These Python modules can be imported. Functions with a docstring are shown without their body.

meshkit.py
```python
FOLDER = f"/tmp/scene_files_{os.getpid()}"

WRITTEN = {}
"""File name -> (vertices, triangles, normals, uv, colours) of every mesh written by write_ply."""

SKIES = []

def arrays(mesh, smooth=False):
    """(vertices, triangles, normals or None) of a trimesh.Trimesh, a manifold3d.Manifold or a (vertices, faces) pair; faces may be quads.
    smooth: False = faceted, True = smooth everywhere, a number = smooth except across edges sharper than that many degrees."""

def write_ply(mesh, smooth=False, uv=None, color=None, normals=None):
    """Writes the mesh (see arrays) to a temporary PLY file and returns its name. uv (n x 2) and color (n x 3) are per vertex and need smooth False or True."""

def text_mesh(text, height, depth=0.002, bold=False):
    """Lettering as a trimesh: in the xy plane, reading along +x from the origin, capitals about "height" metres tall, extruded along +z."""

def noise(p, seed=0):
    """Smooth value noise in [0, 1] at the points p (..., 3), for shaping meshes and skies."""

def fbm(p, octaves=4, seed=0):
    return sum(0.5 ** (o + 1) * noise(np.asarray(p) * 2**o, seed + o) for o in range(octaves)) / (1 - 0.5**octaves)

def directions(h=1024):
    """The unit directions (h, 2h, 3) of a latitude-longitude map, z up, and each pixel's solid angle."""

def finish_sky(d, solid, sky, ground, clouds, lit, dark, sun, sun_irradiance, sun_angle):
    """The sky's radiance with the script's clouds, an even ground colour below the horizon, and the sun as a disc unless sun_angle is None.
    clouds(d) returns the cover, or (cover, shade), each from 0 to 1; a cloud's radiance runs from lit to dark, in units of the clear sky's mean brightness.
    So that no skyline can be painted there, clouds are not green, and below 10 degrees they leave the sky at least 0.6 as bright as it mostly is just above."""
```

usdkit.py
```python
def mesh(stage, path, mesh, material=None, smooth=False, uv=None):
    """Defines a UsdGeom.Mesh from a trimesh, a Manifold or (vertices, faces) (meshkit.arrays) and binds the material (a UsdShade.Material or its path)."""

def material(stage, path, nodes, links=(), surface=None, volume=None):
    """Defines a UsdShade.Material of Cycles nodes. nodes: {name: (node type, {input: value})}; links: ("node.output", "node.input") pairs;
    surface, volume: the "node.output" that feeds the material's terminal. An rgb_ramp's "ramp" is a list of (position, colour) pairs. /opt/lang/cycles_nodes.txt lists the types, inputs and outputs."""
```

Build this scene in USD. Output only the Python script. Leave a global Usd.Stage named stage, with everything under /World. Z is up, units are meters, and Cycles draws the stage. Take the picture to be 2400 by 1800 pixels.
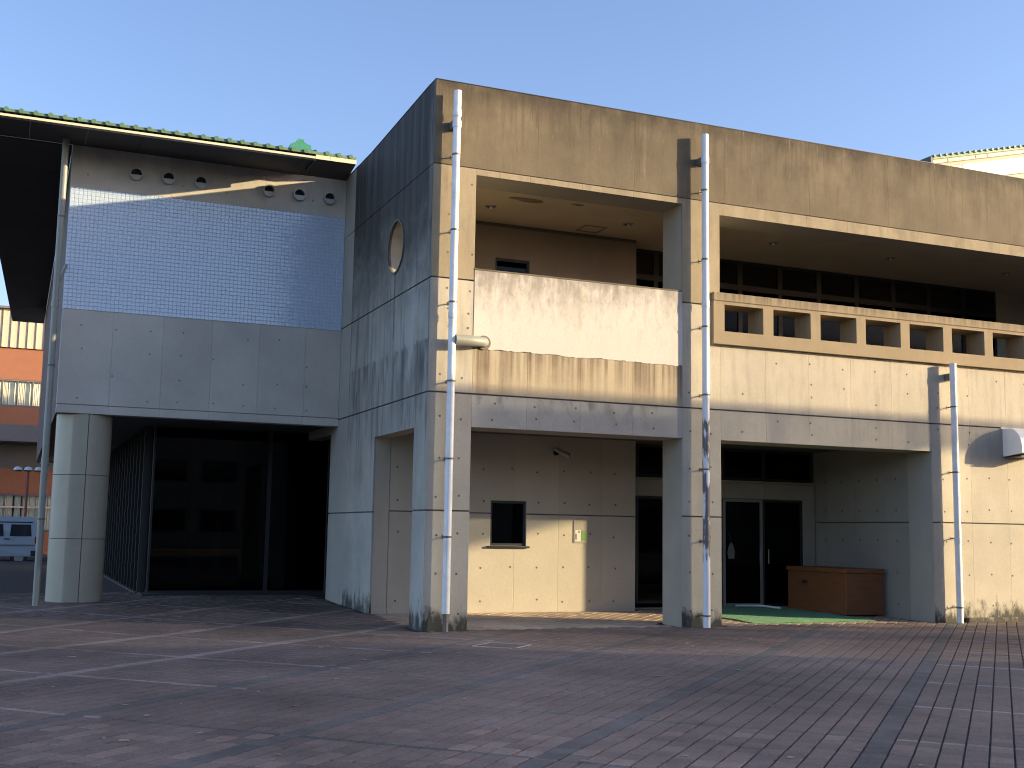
import math, random
import numpy as np
import trimesh
import manifold3d as m3
from shapely.geometry import Polygon, box as sbox
from shapely.ops import unary_union
import usdkit, meshkit
from pxr import Usd, UsdGeom, UsdLux, UsdShade, Gf, Sdf

stage = Usd.Stage.CreateInMemory()
UsdGeom.SetStageUpAxis(stage, UsdGeom.Tokens.z)
UsdGeom.SetStageMetersPerUnit(stage, 1.0)
UsdGeom.Xform.Define(stage, '/World')
UsdGeom.Scope.Define(stage, '/World/Looks')
random.seed(7)
rng = np.random.default_rng(7)

# ------------------------------------------------------------------ camera
CAM_H = 1.5
YAW, PITCH, ROLL = (math.radians(a) for a in (22.6256, 7.1469, -0.9672))
cyw, syw, cp, sp = math.cos(YAW), math.sin(YAW), math.cos(PITCH), math.sin(PITCH)
fw = np.array([syw * cp, cyw * cp, sp]); rt = np.array([cyw, -syw, 0.0]); dn = np.cross(fw, rt)
r2 = math.cos(ROLL) * rt + math.sin(ROLL) * dn
d2 = -math.sin(ROLL) * rt + math.cos(ROLL) * dn
cam = UsdGeom.Camera.Define(stage, '/World/camera')
M = Gf.Matrix4d(*r2, 0, *(-d2), 0, *(-fw), 0, 0, 0, CAM_H, 1)
cam.AddTransformOp().Set(M)
cam.CreateHorizontalApertureAttr(36.0)
cam.CreateVerticalApertureAttr(27.0)
cam.CreateFocalLengthAttr(36.0 * 2779.0 / 2400.0)
cam.CreateClippingRangeAttr(Gf.Vec2f(0.1, 3000))
cam.CreateExposureAttr(1.2)

# ------------------------------------------------------------------ sky and sun
SUN_AZ, SUN_EL = math.radians(27.0), math.radians(12.3)      # azimuth from the facade (+X) towards the viewer (-Y)
to_sun = np.array([math.cos(SUN_EL) * math.cos(SUN_AZ), -math.cos(SUN_EL) * math.sin(SUN_AZ), math.sin(SUN_EL)])
SKY_WB = (1.09, 0.94, 0.99)
sky_mat = usdkit.material(stage, '/World/Looks/sky_air', {
    'sky': ('sky_texture', {'sky_type': 'single_scattering', 'sun_disc': False, 'sun_elevation': SUN_EL,
                            'sun_rotation': math.atan2(to_sun[0], to_sun[1]), 'altitude': 0.0, 'air_density': 1.0,
                            'aerosol_density': 1.2, 'ozone_density': 3.0}),
    'wb': ('mix', {'mix_type': 'multiply', 'fac': 1.0, 'color2': SKY_WB}),      # the camera's white balance
    'bg': ('background_shader', {'strength': 0.15})}, [('sky.color', 'wb.color1'), ('wb.color', 'bg.color')], surface='bg.background')
dome = UsdLux.DomeLight.Define(stage, '/World/sky')
UsdShade.MaterialBindingAPI.Apply(dome.GetPrim()).Bind(sky_mat)
dome.GetPrim().SetCustomDataByKey('kind', 'structure')
dome.GetPrim().SetCustomDataByKey('label', 'clear pale blue late afternoon sky')
dome.GetPrim().SetCustomDataByKey('category', 'sky')
sun = UsdLux.DistantLight.Define(stage, '/World/sun')
sun.CreateIntensityAttr(1.15); sun.CreateAngleAttr(0.53); sun.CreateNormalizeAttr(True)
sun.CreateColorAttr(Gf.Vec3f(0.97, 0.765, 0.455))
zax = Gf.Vec3d(*to_sun); xax = Gf.Cross(Gf.Vec3d(0, 0, 1), zax).GetNormalized(); yax = Gf.Cross(zax, xax)
sun.AddTransformOp().Set(Gf.Matrix4d(*xax, 0, *yax, 0, *zax, 0, 0, 0, 0, 1))

# ------------------------------------------------------------------ helpers
_count = {}
def numbered(parent, name):
    k = (parent, name); n = _count.get(k, 0); _count[k] = n + 1
    return f'{parent}/{name}' if n == 0 else f'{parent}/{name}_{n:03d}'

def path_of(p):
    return p if isinstance(p, str) else str(p.GetPath())

def thing(name, label, cat, group=None, loc=None, kind=None):
    x = UsdGeom.Xform.Define(stage, numbered('/World', name))
    if loc is not None: x.AddTranslateOp().Set(Gf.Vec3d(*loc))
    o = x.GetPrim(); tag(o, label, cat, group, kind)
    return o

def tag(o, label=None, cat=None, group=None, kind=None):
    for k, v in (('label', label), ('category', cat), ('group', group), ('kind', kind)):
        if v: o.SetCustomDataByKey(k, v)
    return o

def part(name, mesh, mat, parent, smooth=False, label=None, kind=None):
    p = usdkit.mesh(stage, numbered(path_of(parent), name), mesh, mat, smooth=smooth).GetPrim()
    return tag(p, label, None, None, kind)

def cat_mesh(ms):
    vs, fs, o = [], [], 0
    for m in ms:
        v, f = (np.asarray(m[0], float), np.asarray(m[1], int)) if isinstance(m, tuple) else (np.asarray(m.vertices), np.asarray(m.faces))
        if f.shape[1] == 4: f = np.vstack([f[:, [0, 1, 2]], f[:, [0, 2, 3]]])
        vs.append(v); fs.append(f + o); o += len(v)
    return trimesh.Trimesh(np.vstack(vs), np.vstack(fs), process=False)

def bx(x0, x1, y0, y1, z0, z1, bev=0.0):
    """a box, with its edges chamfered by bev"""
    if bev <= 0:
        m = trimesh.creation.box((x1 - x0, y1 - y0, z1 - z0))
    else:
        c = m3.Manifold.hull_points(np.array([(sx * (x1 - x0) / 2 - sx * (bev if k != 0 else 0), sy * (y1 - y0) / 2 - sy * (bev if k != 1 else 0), sz * (z1 - z0) / 2 - sz * (bev if k != 2 else 0))
                                      for sx in (-1, 1) for sy in (-1, 1) for sz in (-1, 1) for k in range(3)]))
        mm = c.to_mesh(); m = trimesh.Trimesh(mm.vert_properties[:, :3], mm.tri_verts, process=False)
    m.apply_translation(((x0 + x1) / 2, (y0 + y1) / 2, (z0 + z1) / 2))
    return m

def rings(poly):
    out = []
    for p in (poly.geoms if hasattr(poly, 'geoms') else [poly]):
        if p.is_empty or p.geom_type != 'Polygon': continue
        out.append(np.array(p.exterior.coords)[:-1]); out += [np.array(r.coords)[:-1] for r in p.interiors]
    return out

def extrude(poly, depth, place):
    """a flat outline extruded by depth; place maps local columns (a, b, d) to the world"""
    cs = m3.CrossSection([r.tolist() for r in rings(poly)], m3.FillRule.EvenOdd)
    mm = m3.Manifold.extrude(cs, depth).to_mesh()
    v, f = mm.vert_properties[:, :3].astype(float), mm.tri_verts.copy()
    w = place(v)
    e = place(np.array([[0, 0, 0], [1, 0, 0], [0, 1, 0], [0, 0, 1.0]])); A = (e[1:] - e[0])
    if np.linalg.det(A) < 0: f = f[:, ::-1]
    return trimesh.Trimesh(w, f, process=False)

def front(y):  # local a = X, b = Z, depth goes away from the viewer
    return lambda v: np.stack([v[:, 0], y + v[:, 2], v[:, 1]], 1)
def side(x, s=1):   # local a = Y, b = Z, depth goes to +X (s = 1) or -X
    return lambda v: np.stack([x + s * v[:, 2], v[:, 0], v[:, 1]], 1)
def flat(z):   # local a = X, b = Y
    return lambda v: np.stack([v[:, 0], v[:, 1], z + v[:, 2]], 1)

def tube(points, r, n=14, cap=True):
    pts = np.array(points, float); ms = []
    t = np.gradient(pts, axis=0); t /= np.linalg.norm(t, axis=1, keepdims=True)
    ref = np.array([0, 0, 1.0]) if abs(t[0][2]) < 0.9 else np.array([1.0, 0, 0])
    rr = np.broadcast_to(r, (len(pts),)); vs = []
    for p, d, q in zip(pts, t, rr):
        a = np.cross(d, ref); a /= np.linalg.norm(a); b = np.cross(d, a)
        an = np.arange(n) * 2 * np.pi / n
        vs.append(p + q * (np.cos(an)[:, None] * a + np.sin(an)[:, None] * b))
    v = np.vstack(vs); f = []
    for i in range(len(pts) - 1):
        for j in range(n):
            k = (j + 1) % n
            f += [[i * n + j, (i + 1) * n + j, (i + 1) * n + k], [i * n + j, (i + 1) * n + k, i * n + k]]
    if cap:
        c0, c1 = len(v), len(v) + 1; v = np.vstack([v, pts[0], pts[-1]]); L = (len(pts) - 1) * n
        for j in range(n):
            k = (j + 1) % n
            f += [[c0, j, k], [c1, L + k, L + j]]
    m = trimesh.Trimesh(v, np.array(f), process=False)
    m.fix_normals(); return m

def ring(cx, cy, cz, axis, r0, r1, h, n=24):
    """a short open tube with wall thickness, along axis 'y' or 'z'"""
    m = trimesh.creation.annulus(r0, r1, h, sections=n)
    if axis == 'y': m.apply_transform(trimesh.transformations.rotation_matrix(np.pi / 2, [1, 0, 0]))
    if axis == 'x': m.apply_transform(trimesh.transformations.rotation_matrix(np.pi / 2, [0, 1, 0]))
    m.apply_translation((cx, cy, cz)); return m

def disc(cx, cy, cz, axis, r, h, n=24):
    m = trimesh.creation.cylinder(r, h, sections=n)
    if axis == 'y': m.apply_transform(trimesh.transformations.rotation_matrix(np.pi / 2, [1, 0, 0]))
    if axis == 'x': m.apply_transform(trimesh.transformations.rotation_matrix(np.pi / 2, [0, 1, 0]))
    m.apply_translation((cx, cy, cz)); return m

def gz(y):    # the paving rises a little towards the wing
    return 0.0235 * np.clip(np.asarray(y, float) - 17.5, 0, 6)

# ------------------------------------------------------------------ materials
def plain(name, col, rough=0.6, metal=0.0, spec=0.5, noise=0.0, nscale=8.0, bump=0.0, extra=None, rnd=0.0):
    nodes = {'p': ('principled_bsdf', {'base_color': col, 'roughness': rough, 'metallic': metal, 'specular_ior_level': spec, **(extra or {})})}
    links = []
    if noise or bump or rnd:
        nodes['g'] = ('geometry', {}); nodes['n'] = ('noise_texture', {'scale': nscale, 'detail': 5.0, 'roughness': 0.6})
        links += [('g.position', 'n.vector')]
        nodes['mr'] = ('map_range', {'from_min': 0.3, 'from_max': 0.7, 'to_min': 1 - noise, 'to_max': 1 + noise}); links += [('n.fac', 'mr.value')]
        nodes['mx'] = ('mix', {'mix_type': 'multiply', 'fac': 1.0, 'color1': col}); links += [('mx.color', 'p.base_color')]
        if rnd:
            nodes['oi'] = ('object_info', {})
            nodes['rr'] = ('map_range', {'from_min': 0.0, 'from_max': 1.0, 'to_min': 1 - rnd, 'to_max': 1 + rnd}); links += [('oi.random', 'rr.value')]
            nodes['mm'] = ('math', {'math_type': 'multiply'}); links += [('mr.result', 'mm.value1'), ('rr.result', 'mm.value2'), ('mm.value', 'mx.color2')]
        else:
            links += [('mr.result', 'mx.color2')]
        if bump:
            nodes['b'] = ('bump', {'strength': bump, 'distance': 0.02}); links += [('n.fac', 'b.height'), ('b.normal', 'p.normal')]
    return usdkit.material(stage, '/World/Looks/' + name, nodes, links, surface='p.BSDF')

def concrete(name, base=(0.42, 0.39, 0.34), warm=None, layers=(), mold=None, rnd=0.05, mottle=0.12, rough=0.85):
    """cast concrete: mottled, faintly different sheet by sheet. layers: dirt that ran down the wall, each
    (top height, bottom height, colour, amount, coverage low, coverage high, stretch across, stretch down)"""
    N, L = {}, []
    N['g'] = ('geometry', {}); N['sx'] = ('separate_xyz', {}); L.append(('g.position', 'sx.vector'))
    N['nb'] = ('noise_texture', {'scale': 0.9, 'detail': 6.0, 'roughness': 0.62}); L.append(('g.position', 'nb.vector'))
    N['nf'] = ('noise_texture', {'scale': 28.0, 'detail': 4.0, 'roughness': 0.6}); L.append(('g.position', 'nf.vector'))
    N['rb'] = ('map_range', {'from_min': 0.28, 'from_max': 0.72, 'to_min': 1 - mottle, 'to_max': 1 + mottle}); L.append(('nb.fac', 'rb.value'))
    N['rf'] = ('map_range', {'from_min': 0.25, 'from_max': 0.75, 'to_min': 0.95, 'to_max': 1.05}); L.append(('nf.fac', 'rf.value'))
    N['oi'] = ('object_info', {})
    N['ro'] = ('map_range', {'from_min': 0.0, 'from_max': 1.0, 'to_min': 1 - rnd, 'to_max': 1 + rnd}); L.append(('oi.random', 'ro.value'))
    N['m1'] = ('math', {'math_type': 'multiply'}); L += [('rb.result', 'm1.value1'), ('rf.result', 'm1.value2')]
    N['m2'] = ('math', {'math_type': 'multiply'}); L += [('m1.value', 'm2.value1'), ('ro.result', 'm2.value2')]
    N['c0'] = ('mix', {'mix_type': 'multiply', 'fac': 1.0, 'color1': base}); L.append(('m2.value', 'c0.color2'))
    last = 'c0.color'
    for i, (zt, zb, col, amt, lo, hi, ax, az, *cut) in enumerate(layers):
        k = f'l{i}'
        N[k + 'mp'] = ('mapping', {'scale': (ax, ax, az), 'location': (3.1 * i, 1.7 * i, 0.4 * i)}); L.append(('g.position', k + 'mp.vector'))
        N[k + 'n'] = ('noise_texture', {'scale': 1.0, 'detail': 5.0, 'roughness': 0.6, 'distortion': 0.15}); L.append((k + 'mp.vector', k + 'n.vector'))
        N[k + 'r'] = ('map_range', {'from_min': lo, 'from_max': hi, 'to_min': 0.0, 'to_max': 1.0, 'clamp': True}); L.append((k + 'n.fac', k + 'r.value'))
        # the reach of the runs differs along the wall: add another noise to the height
        N[k + 'zn'] = ('noise_texture', {'scale': 1.3, 'detail': 4.0, 'roughness': 0.7}); L.append(('g.position', k + 'zn.vector'))
        N[k + 'za'] = ('math', {'math_type': 'multiply_add', 'value2': abs(zt - zb) * 0.9, 'value3': -abs(zt - zb) * 0.45}); L.append((k + 'zn.fac', k + 'za.value1'))
        N[k + 'zs'] = ('math', {'math_type': 'add'}); L += [('sx.z', k + 'zs.value1'), (k + 'za.value', k + 'zs.value2')]
        N[k + 'z'] = ('map_range', {'range_type': 'smoothstep', 'from_min': zb, 'from_max': zt, 'to_min': 0.0, 'to_max': amt, 'clamp': True}); L.append((k + 'zs.value', k + 'z.value'))
        N[k + 'f'] = ('math', {'math_type': 'multiply', 'use_clamp': True}); L += [(k + 'r.result', k + 'f.value1'), (k + 'z.result', k + 'f.value2')]
        if cut:
            N[k + 'cn'] = ('noise_texture', {'scale': 6.0, 'detail': 4.0}); N[k + 'ca'] = ('math', {'math_type': 'multiply_add', 'value2': 0.3, 'value3': -0.15}); N[k + 'cz'] = ('math', {'math_type': 'add'})
            N[k + 'cm'] = ('map_range', {'from_min': cut[0] - 0.03, 'from_max': cut[0] + 0.03, 'to_min': 1.0, 'to_max': 0.0, 'clamp': True}); N[k + 'cf'] = ('math', {'math_type': 'multiply'})
            L += [('g.position', k + 'cn.vector'), (k + 'cn.fac', k + 'ca.value1'), ('sx.z', k + 'cz.value1'), (k + 'ca.value', k + 'cz.value2'), (k + 'cz.value', k + 'cm.value'), (k + 'f.value', k + 'cf.value1'), (k + 'cm.result', k + 'cf.value2')]
            k2 = k + 'cf.value'
        else: k2 = k + 'f.value'
        N[k + 'x'] = ('mix', {'mix_type': 'mix', 'color2': col}); L += [(last, k + 'x.color1'), (k2, k + 'x.fac')]
        last = k + 'x.color'
    if mold:
        zt, lo, hi = mold
        N['mo'] = ('noise_texture', {'scale': 5.0, 'detail': 7.0, 'roughness': 0.72}); N['mop'] = ('mapping', {'scale': (1.0, 1.0, 0.45)})
        L += [('g.position', 'mop.vector'), ('mop.vector', 'mo.vector')]
        N['moz'] = ('map_range', {'from_min': 0.0, 'from_max': zt, 'to_min': 0.42, 'to_max': -0.1, 'clamp': True}); L.append(('sx.z', 'moz.value'))
        N['moa'] = ('math', {'math_type': 'add'}); L += [('mo.fac', 'moa.value1'), ('moz.result', 'moa.value2')]
        N['mor'] = ('map_range', {'from_min': lo, 'from_max': hi, 'to_min': 0.0, 'to_max': 0.92, 'clamp': True}); L.append(('moa.value', 'mor.value'))
        N['mox'] = ('mix', {'mix_type': 'mix', 'color2': (0.035, 0.037, 0.03)}); L += [(last, 'mox.color1'), ('mor.result', 'mox.fac')]
        last = 'mox.color'
    N['bv'] = ('bevel', {'radius': 0.012, 'samples': 4})
    N['b'] = ('bump', {'strength': 0.14, 'distance': 0.012}); L += [('nf.fac', 'b.height'), ('bv.bevel', 'b.normal')]
    N['p'] = ('principled_bsdf', {'roughness': rough, 'specular_ior_level': 0.3}); L += [(last, 'p.base_color'), ('b.normal', 'p.normal')]
    return usdkit.material(stage, '/World/Looks/' + name, N, L, surface='p.BSDF')

DARK = (0.05, 0.045, 0.038); BROWN = (0.15, 0.11, 0.075)
C_BASE = (0.43, 0.39, 0.31)
M_conc = concrete('cast_concrete', C_BASE, layers=[(3.7, 2.6, (0.16, 0.155, 0.14), 0.35, 0.48, 0.75, 7, 0.9)], mold=(0.7, 0.68, 0.86))
M_inner = concrete('sheltered_concrete', (0.45, 0.405, 0.32), mottle=0.08, rnd=0.05)
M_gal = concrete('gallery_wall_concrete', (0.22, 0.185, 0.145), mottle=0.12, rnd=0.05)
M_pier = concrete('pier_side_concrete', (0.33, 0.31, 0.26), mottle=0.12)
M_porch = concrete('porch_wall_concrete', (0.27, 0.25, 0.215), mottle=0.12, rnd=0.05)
M_parapet = concrete('weathered_parapet_concrete', (0.140, 0.114, 0.076), rnd=0.025, mottle=0.24, layers=[
    (10.5, 5.5, (0.052, 0.042, 0.030), 0.75, 0.46, 0.68, 1.3, 0.9), (8.9, 7.8, (0.05, 0.04, 0.028), 0.7, 0.40, 0.66, 3.1, 0.7), (9.0, 7.0, (0.06, 0.048, 0.034), 0.55, 0.50, 0.66, 8, 0.45),
    (8.78, 8.30, (0.035, 0.029, 0.022), 0.9, 0.34, 0.56, 2.2, 1.6), (9.4, 6.4, (0.05, 0.04, 0.028), 0.5, 0.56, 0.66, 22, 1.6), (9.2, 6.8, (0.30, 0.255, 0.19), 0.45, 0.63, 0.70, 15, 1.6)])
M_upper = concrete('upper_wall_concrete', (0.285, 0.238, 0.16), layers=[(7.9, 5.0, (0.13, 0.105, 0.075), 0.55, 0.48, 0.70, 6, 0.8), (8.4, 4.4, (0.14, 0.115, 0.08), 0.5, 0.52, 0.66, 2.0, 1.6)])
M_side = concrete('stained_side_wall_concrete', (0.35, 0.33, 0.285), rnd=0.03, mottle=0.2, layers=[
    (7.2, 4.3, (0.05, 0.046, 0.039), 0.96, 0.10, 0.42, 1.7, 0.4), (8.6, 5.4, (0.02, 0.019, 0.018), 0.85, 0.38, 0.62, 4.5, 0.2),
    (4.3, 2.7, (0.06, 0.058, 0.052), 0.8, 0.40, 0.66, 4.0, 0.9, 4.5), (3.6, 1.6, (0.08, 0.08, 0.072), 0.6, 0.5, 0.66, 7, 0.45)], mold=(0.9, 0.70, 0.88))
M_drip = concrete('dripped_concrete', (0.42, 0.35, 0.24), rnd=0.03, layers=[
    (4.75, 3.25, (0.15, 0.105, 0.07), 0.9, 0.43, 0.60, 8, 0.16), (4.7, 3.5, (0.09, 0.07, 0.05), 0.8, 0.52, 0.64, 13, 0.2)])
M_lintel = concrete('lintel_concrete', (0.40, 0.37, 0.305), layers=[(3.75, 3.0, (0.10, 0.10, 0.09), 0.75, 0.50, 0.68, 4.0, 2.2)])
M_band = concrete('balustrade_concrete', (0.27, 0.215, 0.138), rnd=0.0, layers=[(5.72, 5.45, (0.10, 0.08, 0.055), 0.9, 0.35, 0.65, 13, 0.7), (5.6, 4.6, (0.19, 0.155, 0.11), 0.6, 0.46, 0.7, 9, 0.6)])
M_white = concrete('stained_white_paint', (0.565, 0.525, 0.465), rnd=0.0, mottle=0.03, layers=[
    (5.95, 4.8, (0.25, 0.225, 0.185), 0.95, 0.40, 0.58, 7.0, 1.1), (5.85, 5.1, (0.20, 0.18, 0.15), 0.9, 0.38, 0.58, 4.0, 3.5), (6.2, 4.4, (0.28, 0.25, 0.20), 0.8, 0.52, 0.60, 14, 6),
    (5.9, 4.2, (0.42, 0.38, 0.30), 0.7, 0.56, 0.64, 10, 1.2)])
M_core = plain('joint_recess_concrete', (0.10, 0.095, 0.085), 0.9, noise=0.1)
M_tie = plain('tie_hole_mortar', (0.13, 0.115, 0.095), 0.9, noise=0.2); M_tiew = plain('pale_tie_hole_mortar', (0.25, 0.235, 0.21), 0.9, noise=0.2)
M_wing = concrete('wing_concrete', (0.54, 0.50, 0.425), rnd=0.05, mottle=0.13, layers=[(8.6, 7.4, (0.20, 0.18, 0.15), 0.5, 0.3, 0.7, 2, 0.8)])
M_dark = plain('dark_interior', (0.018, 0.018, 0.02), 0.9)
M_ceil = plain('painted_ceiling', (0.54, 0.47, 0.34), 0.85, noise=0.06, nscale=1.5)
M_stain = plain('ceiling_stain', (0.22, 0.19, 0.14), 0.9, noise=0.3, nscale=6)
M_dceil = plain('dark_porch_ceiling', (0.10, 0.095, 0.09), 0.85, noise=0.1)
M_frame = plain('dark_bronze_frame', (0.022, 0.021, 0.022), 0.4, noise=0.1)
M_alu = plain('aluminium_frame', (0.32, 0.31, 0.29), 0.42, metal=0.6)
M_beige = plain('beige_panel', (0.34, 0.30, 0.235), 0.6, noise=0.06, nscale=3)
M_pvc = plain('white_pvc', (0.70, 0.70, 0.69), 0.36, noise=0.14, nscale=4)
M_galv = plain('grey_pvc', (0.25, 0.255, 0.215), 0.45, noise=0.08, nscale=4)
M_steel = plain('bracket_steel', (0.16, 0.14, 0.125), 0.55, metal=0.5, noise=0.2, nscale=20)
M_soffit = plain('dark_soffit_board', (0.052, 0.044, 0.04), 0.7, noise=0.12, nscale=2, rnd=0.12)
M_cream = plain('cream_fascia', (0.62, 0.53, 0.36), 0.5, noise=0.05)
M_green = plain('green_roof_metal', (0.10, 0.185, 0.105), 0.5, noise=0.15, nscale=3)
M_teal = plain('bright_green_ridge_cap', (0.03, 0.20, 0.125), 0.45, noise=0.1)
M_colpanel = plain('olive_column_panel', (0.37, 0.335, 0.245), 0.42, noise=0.06, nscale=2.5, rnd=0.05)
M_vent = plain('vent_metal', (0.36, 0.35, 0.33), 0.45, metal=0.3)
M_wood = None
M_whiteplastic = plain('white_plastic', (0.72, 0.72, 0.70), 0.4)
M_black = plain('black_rubber', (0.02, 0.02, 0.02), 0.6)

def glass(name, tint=(0.35, 0.37, 0.40), rough=0.02, ior=1.36):
    # thin pane: reflection from the face turned to the viewer only
    return usdkit.material(stage, '/World/Looks/' + name, {
        'fr': ('fresnel', {'IOR': ior}), 'g': ('geometry', {}), 'iv': ('math', {'math_type': 'subtract', 'value1': 1.0}), 'mu': ('math', {'math_type': 'multiply'}),
        't': ('transparent_bsdf', {'color': tint}), 'gl': ('glossy_bsdf', {'color': (0.9, 0.9, 0.9), 'roughness': rough}), 'mx': ('mix_closure', {})},
        [('g.backfacing', 'iv.value2'), ('fr.fac', 'mu.value1'), ('iv.value', 'mu.value2'), ('mu.value', 'mx.fac'), ('t.BSDF', 'mx.closure1'), ('gl.BSDF', 'mx.closure2')], surface='mx.closure')
M_glass = glass('smoked_pane', (0.22, 0.23, 0.26), ior=1.25)
M_low = glass('dark_lower_pane', (0.12, 0.12, 0.13), 0.1, 1.16)
M_rib = glass('dusty_pane', (0.3, 0.3, 0.3), 0.08, 1.75)
M_clear = glass('clear_pane', (0.96, 0.97, 0.97))

# ------------------------------------------------------------------ ground and paving
M_ground = plain('asphalt_ground', (0.19, 0.17, 0.155), 0.9, noise=0.2, nscale=1.5, bump=0.3)
g = part('ground', trimesh.Trimesh(np.array([[-400, -400, -0.06], [400, -400, -0.06], [400, 400, -0.06], [-400, 400, -0.06]], float), np.array([[0, 1, 2], [0, 2, 3]])), M_ground, '/World')
tag(g, 'dark grey ground running out to the far buildings', 'ground', kind='structure')

def paver_mat(name, col, col2, rnd=0.28):
    N = {'g': ('geometry', {}), 'oi': ('object_info', {}), 'ad': ('math', {'math_type': 'add'}), 'fr': ('math', {'math_type': 'fraction'}),
         'rp': ('rgb_ramp', {'ramp': [(0.0, tuple(c * (1 - rnd) for c in col)), (0.5, col), (0.8, col2), (1.0, tuple(c * (1 + rnd) for c in col2))]}),
         'n': ('noise_texture', {'scale': 0.35, 'detail': 7.0, 'roughness': 0.68}), 'nr': ('map_range', {'from_min': 0.33, 'from_max': 0.68, 'to_min': 0.52, 'to_max': 1.3}),
         'n2': ('noise_texture', {'scale': 45.0, 'detail': 3.0}), 'n2r': ('map_range', {'from_min': 0.25, 'from_max': 0.75, 'to_min': 0.8, 'to_max': 1.2}),
         'n3': ('noise_texture', {'scale': 0.45, 'detail': 4.0, 'roughness': 0.6}), 'vd': ('mapping', {'location': (-0.74, -0.80, 0.0), 'scale': (0.082, 0.082, 0.0)}), 'gr': ('gradient_texture', {'gradient_type': 'spherical'}), 'ga': ('math', {'math_type': 'add'}), 'n3r': ('map_range', {'from_min': 0.45, 'from_max': 1.25, 'to_min': 0.72, 'to_max': 1.42, 'clamp': True}), 'm3': ('math', {'math_type': 'multiply'}),  # radial falloff paints in the skylight lost towards the wing
         'mm': ('math', {'math_type': 'multiply'}), 'mx': ('mix', {'mix_type': 'multiply', 'fac': 1.0}),
         'b': ('bump', {'strength': 0.4, 'distance': 0.006}), 'p': ('principled_bsdf', {'roughness': 0.78, 'specular_ior_level': 0.35})}
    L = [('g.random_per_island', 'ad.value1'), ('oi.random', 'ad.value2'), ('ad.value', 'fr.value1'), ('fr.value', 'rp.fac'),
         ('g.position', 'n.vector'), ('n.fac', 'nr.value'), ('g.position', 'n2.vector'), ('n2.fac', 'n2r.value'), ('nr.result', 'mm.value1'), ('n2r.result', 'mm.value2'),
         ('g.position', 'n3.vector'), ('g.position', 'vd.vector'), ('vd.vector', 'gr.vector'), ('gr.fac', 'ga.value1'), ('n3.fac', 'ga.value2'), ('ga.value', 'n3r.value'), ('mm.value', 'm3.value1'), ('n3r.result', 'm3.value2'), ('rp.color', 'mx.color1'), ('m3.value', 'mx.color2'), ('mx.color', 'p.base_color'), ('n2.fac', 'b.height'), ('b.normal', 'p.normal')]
    return usdkit.material(stage, '/World/Looks/' + name, N, L, surface='p.BSDF')
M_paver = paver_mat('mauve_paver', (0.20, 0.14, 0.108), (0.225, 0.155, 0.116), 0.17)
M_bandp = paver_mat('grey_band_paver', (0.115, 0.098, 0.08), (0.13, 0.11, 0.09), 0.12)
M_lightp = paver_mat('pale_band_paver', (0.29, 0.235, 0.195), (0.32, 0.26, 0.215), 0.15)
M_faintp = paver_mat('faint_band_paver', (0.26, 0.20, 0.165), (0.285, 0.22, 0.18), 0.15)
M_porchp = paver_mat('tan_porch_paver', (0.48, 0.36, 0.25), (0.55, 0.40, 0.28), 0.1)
M_mortar = plain('paving_joint_sand', (0.035, 0.03, 0.03), 0.95, noise=0.2, nscale=6)

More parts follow.
